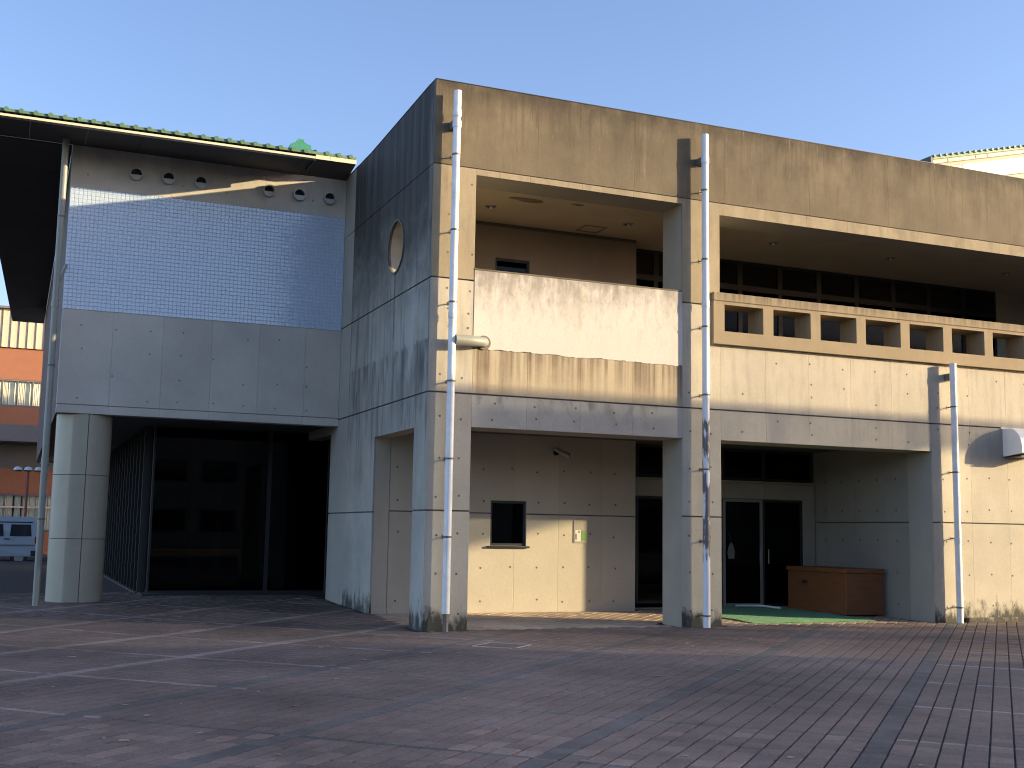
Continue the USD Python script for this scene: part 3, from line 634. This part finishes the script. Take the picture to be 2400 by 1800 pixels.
for i, y in enumerate(ys_):
    y1 = min(y + 1.79, 44.0)
    xl = lambda q: -1.09 + (q - 21.38) * 0.0298
    part('soffit_board', extrude(Polygon([(xl(y), y), (0.60, y), (0.60, y1), (xl(y1), y1)]), 0.03, flat(8.47)), M_soffit, W)
part('gutter', extrude(Polygon([(21.30, 8.39), (21.42, 8.39), (21.42, 8.45), (21.41, 8.45), (21.41, 8.402), (21.312, 8.402), (21.312, 8.432), (21.30, 8.432)]), 5.92, lambda v: np.stack([-1.10 + v[:, 2], v[:, 0], v[:, 1]], 1)), M_cream, W)
part('fascia', bx(-1.08, 4.82, 21.43, 21.47, 8.42, 8.53), M_frame, W)
part('end_fascia', bx(4.82, 4.85, 21.42, 22.12, 8.39, 8.60), M_frame, W)
for a0, a1 in ((4.86, 5.28), (5.285, XC - 0.01)): part('fascia', bx(a0, a1, 22.07, 22.10, 8.635, 8.765, 0.003), M_cream, W)
# sloping roof sheet with a row of pan tiles along the eave
def roof_sheet(x0, x1, ye, ze):
    yr = 30.0; s = 0.225
    v = np.array([[x0, ye, ze], [x1, ye, ze], [x1, yr, ze + s * (yr - ye)], [x0, yr, ze + s * (yr - ye)]]); v = np.vstack([v, v - [0, 0, 0.05]])
    return (v, np.array([[0, 1, 2, 3], [7, 6, 5, 4], [0, 4, 5, 1], [1, 5, 6, 2], [2, 6, 7, 3], [3, 7, 4, 0]]))
part('roof', roof_sheet(-1.12, 4.85, 21.36, 8.545), M_green, W); part('roof', roof_sheet(4.853, XC - .01, 22.06, 8.775), M_green, W)
tl = []
for x in np.arange(-1.0, 4.8, 0.235): tl.append(tube([(x, 21.33, 8.525), (x, 21.9, 8.655), (x, 24.5, 9.24)], [0.042, 0.045, 0.045], 12))
for x in np.arange(4.98, 5.78, 0.235): tl.append(tube([(x, 22.04, 8.765), (x, 22.5, 8.868), (x, 24.5, 9.32)], [0.042, 0.045, 0.045], 12))
part('roof_tile', cat_mesh(tl), M_green, W, smooth=40, kind='stuff')
cap = extrude(Polygon([(5.05, 9.45), (5.10, 9.74), (5.22, 9.80), (5.25, 9.87), (5.37, 9.87), (5.40, 9.80), (5.54, 9.75), (5.60, 9.45)]), 0.5, front(25.0))
cap.apply_translation((0, 0, 0.11)); part('ridge_cap', cap, M_teal, W)

# ------------------------------------------------------------------ downpipes
def peel_mat():
    N = {'g': ('geometry', {}), 'mp': ('mapping', {'scale': (6, 6, 1.1)}), 'n': ('noise_texture', {'scale': 1.4, 'detail': 6.0, 'roughness': 0.6}),
         's': ('separate_xyz', {}), 'z': ('map_range', {'from_min': 3.4, 'from_max': 3.75, 'to_min': 0.0, 'to_max': -0.4, 'clamp': True}), 'z2': ('map_range', {'from_min': 0.9, 'from_max': 1.5, 'to_min': -0.07, 'to_max': 0.06, 'clamp': True}),
         'a': ('math', {'math_type': 'add'}), 'a2': ('math', {'math_type': 'add'}), 'r': ('map_range', {'from_min': 0.50, 'from_max': 0.54, 'to_min': 0.0, 'to_max': 1.0, 'clamp': True}),
         'm': ('mix', {'mix_type': 'mix', 'color1': (0.70, 0.71, 0.72), 'color2': (0.13, 0.11, 0.115)}), 'p': ('principled_bsdf', {'roughness': 0.45})}
    L = [('g.position', 'mp.vector'), ('mp.vector', 'n.vector'), ('g.position', 's.vector'), ('s.z', 'z.value'), ('s.z', 'z2.value'), ('n.fac', 'a.value1'), ('z.result', 'a.value2'), ('a.value', 'a2.value1'), ('z2.result', 'a2.value2'),
         ('a2.value', 'r.value'), ('r.result', 'm.fac'), ('m.color', 'p.base_color')]
    return usdkit.material(stage, '/World/Looks/peeling_white_paint', N, L, surface='p.BSDF')
M_peel = peel_mat()
def downpipe(x, y, z0, z1, brackets, couplings, label, mat=M_pvc, r=0.062, wall=Y0, group='white downpipes on the concrete front', clip=0.0):
    t = thing('downpipe', label, 'downpipe', group)
    part('pipe', tube([(x, y, z0), (x, y, (z0 + z1) / 2), (x, y, z1)], r, 18), mat, t, smooth=40)
    for z in couplings:
        part('coupling', ring(x, y, z, 'z', r - 0.002, r + 0.008, 0.11, 20), mat, t, smooth=30)
    for z in brackets:
        b = part('bracket', ring(x, y, z, 'z', r + 0.001, r + 0.007, 0.028, 18), M_steel, t)
        part('bracket_arm', cat_mesh([tube([(x, y + r, z), (x, wall + 0.01, z)], 0.010, 8), bx(x - 0.03, x + 0.03, wall - 0.006, wall + 0.004, z - 0.03, z + 0.03)]), M_steel, b)
    return t
PY_ = Y0 - 0.165
p1 = downpipe(6.12, PY_, 0.27, 8.47, [7.42, 6.2, 5.05, 3.81, 2.61, 1.42], [7.92, 4.85, 8.1], 'white downpipe at the left corner of the concrete front, with a side branch')
part('stub', tube([(6.12, PY_, 0.0), (6.125, PY_, 0.14), (6.12, PY_, 0.27)], [0.045, 0.04, 0.05], 12), M_steel, p1)
part('clamp', bx(6.05, 6.19, PY_ + 0.03, Y0 + 0.002, 7.86, 7.99, 0.006), M_steel, p1)
br = part('branch_pipe', tube([(6.16, PY_ - 0.01, 4.46), (6.4, PY_ + 0.01, 4.465), (6.62, PY_ + 0.05, 4.47), (6.70, PY_ + 0.12, 4.475), (6.71, Y0 + 0.02, 4.475)], [0.088, 0.085, 0.08, 0.078, 0.076], 18), M_galv, p1, smooth=45, label='grey branch pipe running into the white balcony panel')
part('flange', ring(6.71, Y0 - 0.016, 4.475, 'y', 0.076, 0.115, 0.016, 22), M_steel, br)
p2 = downpipe(10.70, PY_, -0.02, 8.43, [7.43, 6.21, 5.04, 3.87, 2.61, 1.41, 0.19], [7.97, 5.43], 'white downpipe with peeling lower half on the middle pier', M_peel)
part('clamp', bx(10.63, 10.77, PY_ + 0.03, Y0 + 0.002, 7.91, 8.03, 0.006), M_steel, p2)
p3 = downpipe(16.09, PY_, -0.02, 4.79, [3.97, 2.75, 1.53, 0.28], [4.54, 1.5], 'short white downpipe right of the wide porch, ending at balcony height')
part('clamp', bx(16.02, 16.16, PY_ + 0.03, Y0 + 0.002, 4.48, 4.60, 0.006), M_steel, p3)
p4 = downpipe(0.47, 22.3, 0.10, 8.42, [7.0, 4.3, 1.6], [5.4, 2.6], 'tall grey downpipe in front of the round column', M_galv, r=0.058, wall=22.42, group=None)
part('offset_pipe', tube([(0.50, 22.35, 5.75), (0.56, 22.52, 6.0), (0.62, 22.72, 6.2)], 0.03, 10), M_galv, p4, smooth=40)

# ------------------------------------------------------------------ things on and in front of the walls
h = thing('exhaust_hood', 'rounded metal exhaust hood on the sunlit wall at the right edge', 'exhaust hood')
prof = [(Y0 - 0.001, 3.10), (Y0 - 0.001, 3.635), (17.09, 3.63), (17.0, 3.60), (16.92, 3.53), (16.86, 3.44), (16.825, 3.33), (16.815, 3.16), (16.83, 3.145)]
part('hood_shell', extrude(Polygon(prof), 0.62, lambda v: np.stack([17.41 + v[:, 2], v[:, 0], v[:, 1]], 1)), M_cream if False else M_whiteplastic, h)
part('mounting_flange', bx(17.37, 18.07, Y0 - 0.012, Y0 - 0.001, 3.06, 3.67), M_vent, h)
part('louvre', bx(17.44, 18.00, 16.87, Y0 - 0.02, 3.085, 3.102), M_frame, h)

s = thing('spotlight', 'small wall spotlight high on the shaded porch wall', 'lamp')
part('mount', disc(9.33, Yi - 0.02, 3.0, 'y', 0.05, 0.04, 16), M_frame, s)
part('lamp_arm', tube([(9.33, Yi - 0.03, 3.0), (9.34, Yi - 0.14, 2.99)], 0.014, 8), M_frame, s)
part('lamp_body', tube([(9.27, Yi - 0.12, 3.06), (9.40, Yi - 0.20, 2.98), (9.50, Yi - 0.27, 2.93)], [0.038, 0.05, 0.06], 14), M_vent, s, smooth=40)

n_ = thing('notice_board', 'small clear notice board with a green sheet on the porch wall', 'notice')
part('backing', bx(9.715, 9.995, Yi - 0.012, Yi - 0.001, 1.33, 1.745, 0.002), plain('grey_acrylic', (0.34, 0.315, 0.26), 0.3), n_)
part('green_sheet', bx(9.872, 9.975, Yi - 0.016, Yi - 0.0125, 1.375, 1.56), plain('green_paper', (0.13, 0.26, 0.06), 0.7, noise=0.15, nscale=30), n_)
part('white_sheet', bx(9.745, 9.865, Yi - 0.0155, Yi - 0.0125, 1.36, 1.57), plain('white_paper', (0.60, 0.57, 0.5), 0.7), n_)
part('printed_mark', cat_mesh([bx(9.755, 9.775, Yi - 0.018, Yi - 0.016, 1.39, 1.50), bx(9.815, 9.835, Yi - 0.018, Yi - 0.016, 1.515, 1.555)]), M_frame, n_)

def turf():
    N = {'g': ('geometry', {}), 'n': ('noise_texture', {'scale': 140.0, 'detail': 3.0}), 'r': ('rgb_ramp', {'ramp': [(0.3, (0.02, 0.20, 0.035)), (0.7, (0.05, 0.36, 0.07))]}),
         'b': ('bump', {'strength': 0.9, 'distance': 0.02}), 'p': ('principled_bsdf', {'roughness': 0.8, 'sheen_weight': 0.3})}
    return usdkit.material(stage, '/World/Looks/green_turf', N, [('g.position', 'n.vector'), ('n.fac', 'r.fac'), ('r.color', 'p.base_color'), ('n.fac', 'b.height'), ('b.normal', 'p.normal')], surface='p.BSDF')
mv = []
xsn, ysn = np.linspace(12.0, 14.63, 28), np.linspace(17.72, 20.66, 30)
for y in ysn:
    for x in xsn:
        wob = 0.006 * math.sin(3.1 * x + 1.7 * y) + 0.004 * math.sin(7 * y)
        ex = 0.012 * math.sin(9 * y) if x in (xsn[0], xsn[-1]) else 0; ey = 0.012 * math.sin(11 * x) if y in (ysn[0], ysn[-1]) else 0
        mv.append((x + ex, y + ey, gz(y) + 0.022 + wob))
top = np.array(mv); bot = top.copy(); bot[:, 2] = gz(bot[:, 1]) + 0.003
nx_, ny_ = 28, 30; f = []
for j in range(ny_ - 1):
    for i in range(nx_ - 1):
        a = j * nx_ + i; f.append([a, a + 1, a + nx_ + 1, a + nx_])
edge = [i for i in range(nx_)] + [j * nx_ + nx_ - 1 for j in range(1, ny_)] + [(ny_ - 1) * nx_ + i for i in range(nx_ - 2, -1, -1)] + [j * nx_ for j in range(ny_ - 2, 0, -1)]
o_ = len(top)
for k in range(len(edge)):
    a, b = edge[k], edge[(k + 1) % len(edge)]; f.append([b, a, o_ + a, o_ + b])
mat_ = part('turf_mat', (np.vstack([top, bot]), np.array(f)), turf(), '/World')
tag(mat_, 'bright green artificial turf mat on the porch floor', 'mat')

def wood():
    N = {'g': ('geometry', {}), 'mp': ('mapping', {'scale': (3, 3, 40)}), 'n': ('noise_texture', {'scale': 1.0, 'detail': 4.0, 'distortion': 0.6}),
         'r': ('rgb_ramp', {'ramp': [(0.3, (0.15, 0.05, 0.018)), (0.7, (0.21, 0.08, 0.028))]}), 'p': ('principled_bsdf', {'roughness': 0.5})}
    return usdkit.material(stage, '/World/Looks/brown_varnished_plywood', N, [('g.position', 'mp.vector'), ('mp.vector', 'n.vector'), ('n.fac', 'r.fac'), ('r.color', 'p.base_color')], surface='p.BSDF')
M_wood = wood()
bxo = thing('wooden_chest', 'low brown plywood chest with a lid, standing in the porch beside the green mat', 'chest')
zb = float(gz(18.6)) + 0.03
part('body', bx(14.67, 15.55, 18.56, 20.40, zb, 0.835, 0.006), M_wood, bxo)
part('lid', bx(14.645, 15.575, 18.535, 20.42, 0.837, 0.925, 0.008), M_wood, bxo)
part('edge_strip', bx(14.66, 14.672, 18.552, 20.405, zb + 0.002, zb + 0.07), M_wood, bxo)
part('handle_slot', bx(14.663, 14.671, 19.75, 19.93, 0.60, 0.66, 0.003), M_frame, bxo)
for y in (18.9, 20.1): part('hinge', bx(15.545, 15.58, y, y + 0.08, 0.80, 0.87, 0.003), M_steel, bxo)
ho = part('white_hose', tube([(13.45, 20.45, gz(20.4) + 0.06), (13.8, 20.45, gz(20.4) + 0.06), (14.02, 20.42, gz(20.4) + 0.058), (14.12, 20.2, gz(20.2) + 0.05), (14.2, 20.0, gz(20) + 0.045)], 0.022, 10), M_whiteplastic, '/World', smooth=40)
tag(ho, 'short bent white hose lying before the porch door', 'hose')
cl = thing('hanging_bag', 'pale cloth bag hanging on the porch door', 'bag')
pts = [(13.50, 1.06), (13.485, 1.18), (13.515, 1.30), (13.545, 1.36), (13.575, 1.31), (13.605, 1.19), (13.595, 1.06)]
part('sack', extrude(Polygon(pts).buffer(0.012), 0.05, front(Yd - 0.07)), plain('grey_cloth', (0.17, 0.165, 0.15), 0.9, noise=0.15), cl)
part('strap', tube([(13.545, Yd - 0.045, 1.36), (13.53, Yd - 0.035, 1.48), (13.50, Yd + 0.015, 1.58)], 0.006, 6), M_black, cl)

mh = thing('manhole_cover', 'square paved manhole cover with pale metal edges near the corner pier', 'manhole cover')
def quad_strip(c, a, b, wd, hgt):
    c, a, b = np.array(c), np.array(a), np.array(b); d = (b - a) / np.linalg.norm(b - a); n = np.array([-d[1], d[0]]) * wd / 2
    q = np.array([a - n, b - n, b + n, a + n]); z = hgt
    v = np.vstack([np.c_[q, np.full(4, -0.01)], np.c_[q, np.full(4, z)]])
    return (v, np.array([[3, 2, 1, 0], [4, 5, 6, 7], [0, 1, 5, 4], [1, 2, 6, 5], [2, 3, 7, 6], [3, 0, 4, 7]]))
cc = np.array([6.15, 14.95]); hw = 0.42
cor = [cc + hw * np.array(k) for k in ((1, 0), (0, 1), (-1, 0), (0, -1))]
M_edge = plain('worn_steel_edge', (0.42, 0.40, 0.37), 0.5, metal=0.3, noise=0.2, nscale=10)
for i in range(4): part('edge', quad_strip(cc, cor[i], cor[(i + 1) % 4], 0.022, 0.006), M_edge, mh)
q = np.array(cor) * 1.0; q = cc + (q - cc) * 0.955
part('cover_plate', (np.vstack([np.c_[q, np.full(4, -0.01)], np.c_[q, np.full(4, 0.004)]]), np.array([[3, 2, 1, 0], [4, 5, 6, 7], [0, 1, 5, 4], [1, 2, 6, 5], [2, 3, 7, 6], [3, 0, 4, 7]])), M_bandp, mh)

# ------------------------------------------------------------------ background on the left: brick building, lamp, van
YB = 60.0
M_brick = plain('orange_brick', (0.31, 0.125, 0.066), 0.8, noise=0.06, nscale=3)
M_clad = plain('cream_cladding', (0.60, 0.50, 0.36), 0.6, noise=0.05)
M_grey = plain('grey_canopy_paint', (0.15, 0.155, 0.16), 0.6, noise=0.06)
M_curtain = plain('cream_curtain', (0.80, 0.74, 0.56), 0.9, noise=0.08, nscale=2)
bb = thing('brick_building', 'orange brick school block with cream cladding and curtained windows, far behind the van', 'building')
XA, XB = -16.0, 9.0
part('clad_wall', bx(XA, XB, YB - 0.1, YB + 8, 9.74, 11.55), M_clad, bb)
for x in np.arange(-8, 6, 0.37): part('cladding_rib', bx(x, x + 0.05, YB - 0.15, YB - 0.101, 9.75, 11.55), M_grey if False else M_clad, bb)
part('roof_edge', bx(XA, XB, YB - 0.3, YB + 8, 11.56, 11.66), M_grey, bb)
part('brick_wall', bx(XA, XB, YB, YB + 8, 8.24, 9.735), M_brick, bb)
part('brick_wall', bx(XA, XB, YB, YB + 8, 6.05, 6.98), M_brick, bb)
part('brick_wall', bx(XA, XB, YB, YB + 8, 2.90, 4.06), M_brick, bb)
part('brick_wall', bx(XA, XB, YB, YB + 8, -0.1, 1.2), M_brick, bb)
part('canopy', bx(XA, XB, YB - 1.6, YB + 1, 5.25, 6.02), M_grey, bb)
part('recess_wall', bx(XA, XB, YB + 0.5, YB + 8, 4.07, 5.24), M_grey, bb)
def strip(z0, z1, step, dep=0.12):
    xsn = np.arange(XA, XB - 0.1, step)
    w = part('window', unary_mesh([bx(XA, XB, YB + 0.02, YB + 0.08, z0, z0 + 0.06), bx(XA, XB, YB + 0.02, YB + 0.08, z1 - 0.06, z1)] + [bx(x, x + 0.06, YB + 0.02, YB + 0.08, z0 + 0.061, z1 - 0.061) for x in xsn]), M_grey, bb)
    part('pane', bx(XA, XB, YB + 0.09, YB + 0.10, z0, z1), M_clear, w)
    cur = []
    for x in xsn:
        a = x + 0.06
        while a < x + step - 0.05:
            wd = random.uniform(0.2, 0.5)
            xx = np.linspace(a, min(a + wd, x + step - 0.02), 9)
            pl = Polygon([(q, YB + 0.16 + 0.03 * (k % 2)) for k, q in enumerate(xx)] + [(q, YB + 0.175 + 0.03 * (k % 2)) for k, q in list(enumerate(xx))[::-1]])
            cur.append(extrude(pl.buffer(0), z1 - z0 - 0.08, flat(z0 + 0.04))); a += wd + random.choice((0.01, 0.02, 0.09, 0.16))
    part('curtain', cat_mesh(cur), M_curtain, w)
    part('room_wall', bx(XA, XB, YB + 2.5, YB + 2.6, z0, z1), M_grey, bb)
def unary_mesh(ms): return cat_mesh(ms)
strip(6.99, 8.235, 0.66); strip(1.21, 2.89, 0.78)
part('window_rail', bx(XA, XB, YB - 0.02, YB + 0.01, 2.26, 2.34), M_clad, bb)

lp = thing('street_lamp', 'red brown lamp post with three white heads in front of the orange building', 'street lamp')
Mr = plain('red_brown_post', (0.22, 0.06, 0.035), 0.5)
part('post', tube([(0.47, 50, -0.06), (0.47, 50, 1.8), (0.47, 50, 3.62)], [0.06, 0.05, 0.045], 12), Mr, lp, smooth=40)
part('crossbar', tube([(0.12, 50, 3.62), (0.82, 50, 3.62)], 0.025, 8), Mr, lp)
for x in (0.10, 0.47, 0.84):
    hd = part('lamp_head', trimesh.creation.revolve(np.array([[0, 0.12], [0.10, 0.10], [0.16, 0.02], [0.16, -0.02]]), sections=20).apply_translation((x, 50, 3.62)), M_whiteplastic, lp, smooth=40)
    part('shade', disc(x, 50, 3.575, 'z', 0.155, 0.05, 18), M_frame, hd)

vn = thing('parked_van', 'pale blue grey van parked before the orange brick building', 'van')
M_body = plain('pale_van_paint', (0.36, 0.42, 0.50), 0.28, extra={'coat_weight': 0.5})
VX = 0.95; VL = 3.6; VY = 49.0
prof = [(VX - VL, 0.35), (VX - VL, 0.85), (VX - VL + 0.12, 1.0), (VX - VL + 0.55, 1.66), (VX - VL + 0.75, 1.78), (VX - 0.25, 1.80), (VX - 0.10, 1.74), (VX, 1.05), (VX + 0.02, 0.95), (VX + 0.02, 0.36), (VX - 0.05, 0.30), (VX - VL + 0.05, 0.30)]
bd = m3.Manifold.extrude(m3.CrossSection([prof], m3.FillRule.Positive) if Polygon(prof).exterior.is_ccw else m3.CrossSection([prof[::-1]], m3.FillRule.Positive), 1.5)
mm = bd.to_mesh(); vv = mm.vert_properties[:, :3].astype(float)
tum = np.where(vv[:, 1] > 1.0, (vv[:, 1] - 1.0) * 0.16, 0.0); vv[:, 2] = np.where(vv[:, 2] > 0.75, 1.5 - tum, tum)
part('body', trimesh.Trimesh(np.stack([vv[:, 0], VY + vv[:, 2], vv[:, 1]], 1), mm.tri_verts[:, ::-1], process=False), M_body, vn)
M_vglass = plain('van_window', (0.03, 0.035, 0.04), 0.06, spec=0.8)
for a, b in ((VX - 0.98, VX - 0.22), (VX - 1.95, VX - 1.2), (VX - 2.75, VX - 2.08)):
    part('window', extrude(Polygon([(a, 1.06), (b, 1.06), (b - 0.04, 1.50), (a + 0.03, 1.50)]), 0.012, lambda v: np.stack([v[:, 0], VY - 0.012 + v[:, 2] + np.maximum(0, (v[:, 1] - 1.0)) * 0.16, v[:, 1]], 1)), M_vglass, vn)
part('roof_rail', bx(VX - VL + 0.9, VX - 0.2, VY + 0.075, VY + 0.10, 1.56, 1.60), M_black, vn)
part('tail_light', bx(VX - 0.10, VX + 0.03, VY - 0.012, VY + 0.10, 0.78, 1.05, 0.01), plain('red_lens', (0.25, 0.02, 0.02), 0.3), vn)
part('bumper', bx(VX - 0.22, VX + 0.07, VY - 0.01, VY + 1.5, 0.30, 0.52, 0.02), M_black, vn)
for a in (VX - 1.12, VX - 0.62 - 0.55): part('handle', bx(a, a + 0.14, VY - 0.03, VY - 0.001, 0.93, 0.97, 0.005), M_black, vn)
part('side_moulding', bx(VX - VL + 0.4, VX - 0.1, VY - 0.015, VY - 0.001, 0.70, 0.74), M_grey, vn)
for x in (VX - 0.62, VX - VL + 0.62):
    for y in (VY + 0.06, VY + 1.30):
        wh = part('wheel', disc(x, y + 0.07, 0.24, 'y', 0.30, 0.18, 26), M_black, vn, smooth=30)
        part('rim', disc(x, y - 0.022, 0.24, 'y', 0.17, 0.012, 18), M_vent, wh)

# ------------------------------------------------------------------ upper right: green roofed gable behind the parapet
ur = thing('gabled_building', 'building with a green tiled gable and white wall rising behind the concrete parapet', 'building')
YU = 32.0; xl, zl, sl = 29.4, 15.03, 0.232
xp = 36.5; zp = zl + sl * (xp - xl)
def gable_band(x0, lo, hi):
    T = lambda x: zl + sl * (x - xl); xe = 2 * xp - x0
    return Polygon([(x0, T(x0) + hi), (xp, zp + hi), (xe, T(x0) + hi), (xe, T(x0) + lo), (xp, zp + lo), (x0, T(x0) + lo)])
part('rake_board', extrude(gable_band(xl, -0.25, -0.12), 0.10, front(YU)), M_cream, ur)
part('rake_soffit', extrude(gable_band(xl + 0.02, -0.39, -0.252), 0.10, front(YU + 0.12)), M_beige, ur)
part('white_board', extrude(gable_band(30.9, -0.97, -0.392), 0.10, front(YU + 0.10)), plain('white_render', (0.92, 0.90, 0.84), 0.6), ur)
part('end_board', extrude(Polygon([(xl + 0.02, zl - 0.6), (30.88, zl - 0.6), (30.88, zl - 0.055), (xl + 0.02, zl - 0.395)]), 0.08, front(YU + 0.11)), M_cream, ur)
for x in (30.1, 31.4, 31.95, 34.0): part('board_seam', bx(x, x + 0.05, YU - 0.012, YU - 0.001, zl + sl * (x - xl) - 0.24, zl + sl * (x - xl) - 0.13), M_beige, ur)
part('gable_wall', extrude(gable_band(30.9, -9.0, -0.98), 0.2, front(YU + 0.21)), M_beige, ur)
part('roof', extrude(gable_band(xl - 0.05, -0.118, -0.03), 9.2, front(YU - 0.1)), M_green, ur)
tl = [tube([(x, YU - 0.14, (zl if x < xp else zl) + sl * (xp - xl - abs(x - xp)) + 0.0), (x, YU + 9, zl + sl * (xp - xl - abs(x - xp)))], 0.055, 8) for x in np.arange(xl, 2 * xp - xl, 0.27)]
part('roof_tile', cat_mesh(tl), M_green, ur, kind='stuff')
part('eave_board', extrude(Polygon([(YU - 0.1, zl - 0.03), (YU + 9, zl - 0.03), (YU + 9, zl - 0.5), (YU - 0.1, zl - 0.5)]), 0.1, side(xl - 0.16)), M_frame, ur)
part('body_wall', bx(30.95, 42.05, YU + 0.56, YU + 8.8, 0, 14.0), M_beige, ur)

# ------------------------------------------------------------------ beside and behind the photographer: unseen blocks added for shade and reflections
cw = thing('glazed_corridor', 'unseen smoked glass screen with one wide open bay, added to shade the concrete front', 'building')
YC = 7.3
op = Polygon([(32.2, 4.45), (52, 4.45), (52, 7.97), (35.2, 7.97), (32.2, 7.22)])  # invented screen, its opening projected back from the shadow edges it must throw
M_smoke = glass('shade_screen_glass', (0.475, 0.50, 0.53))
part('base_wall', bx(14, 56, YC - 0.25, YC, -0.05, 0.9), M_conc, cw)
gl = sbox(14.0, 0.905, 56, 8.52).difference(op)
for x in np.arange(14, 56, 3.0):
    c = gl.intersection(sbox(x, 0, x + 2.98, 9))
    for q in (c.geoms if hasattr(c, 'geoms') else [c]):
        if not q.is_empty: part('pane', extrude(q, 0.01, front(YC - 0.02)), M_smoke, cw)
for x in np.arange(14, 57, 3.0):
    c = sbox(x - 0.03, 0.905, x + 0.03, 8.52).difference(op.buffer(0.01))
    for q in (c.geoms if hasattr(c, 'geoms') else [c]):
        if not q.is_empty: part('mullion', extrude(q, 0.06, front(YC - 0.085)), M_frame, cw)
part('solid_panel', bx(26.3, 29.9, YC - 0.06, YC - 0.03, 0.91, 8.3), M_conc, cw)  # added to stop stray sun reaching the grey downpipe
part('coping', bx(13.95, 56.05, YC - 0.12, YC + 0.02, 8.525, 8.56), M_frame, cw)
eb = thing('rear_block', 'unseen concrete block with windows, added to shade the near forecourt', 'building')  # invented block, sized so its shadow covers the foreground paving
part('wall', bx(22, 50, -20, -8, -0.05, 11.0), M_conc, eb)
part('roof', bx(21.6, 50.4, -20.4, -7.6, 11.005, 11.25), M_frame, eb)
for x in np.arange(23, 49, 3.0):
    for z in (1.2, 4.8, 8.3):
        w = part('window', bx(x, x + 2.2, -7.998, -7.95, z, z + 1.5), M_frame, eb)
        part('pane', bx(x + 0.08, x + 2.12, -7.949, -7.94, z + 0.08, z + 1.42), M_vglass, w)

sb_ = thing('south_block', 'unseen long block behind the camera, added to darken the reflections in the glass', 'building')  # invented block, put here only to be mirrored in the panes
part('wall', bx(-60, 30, -60, -48, -0.05, 9.0), plain('brown_render', (0.34, 0.31, 0.27), 0.8, noise=0.1, nscale=1), sb_)
part('roof', bx(-60.5, 30.5, -60.5, -47.5, 9.005, 9.3), M_frame, sb_)
for x in np.arange(-58, 28, 4.0):
    for z in (1.2, 5.2):
        w = part('window', bx(x, x + 2.8, -47.998, -47.95, z, z + 1.7), M_frame, sb_)
        part('pane', bx(x + 0.08, x + 2.72, -47.949, -47.94, z + 0.08, z + 1.62), M_vglass, w)

ra = thing('rear_annex', 'unseen block behind the tiled wing, added to shade the van', 'building')  # invented block, placed to keep sun off the van
part('wall', bx(1.5, 5.8, 43.0, 55.0, -0.05, 7.9), M_wing, ra)
part('roof', bx(1.3, 6.0, 42.9, 55.2, 7.905, 8.1), M_green, ra)
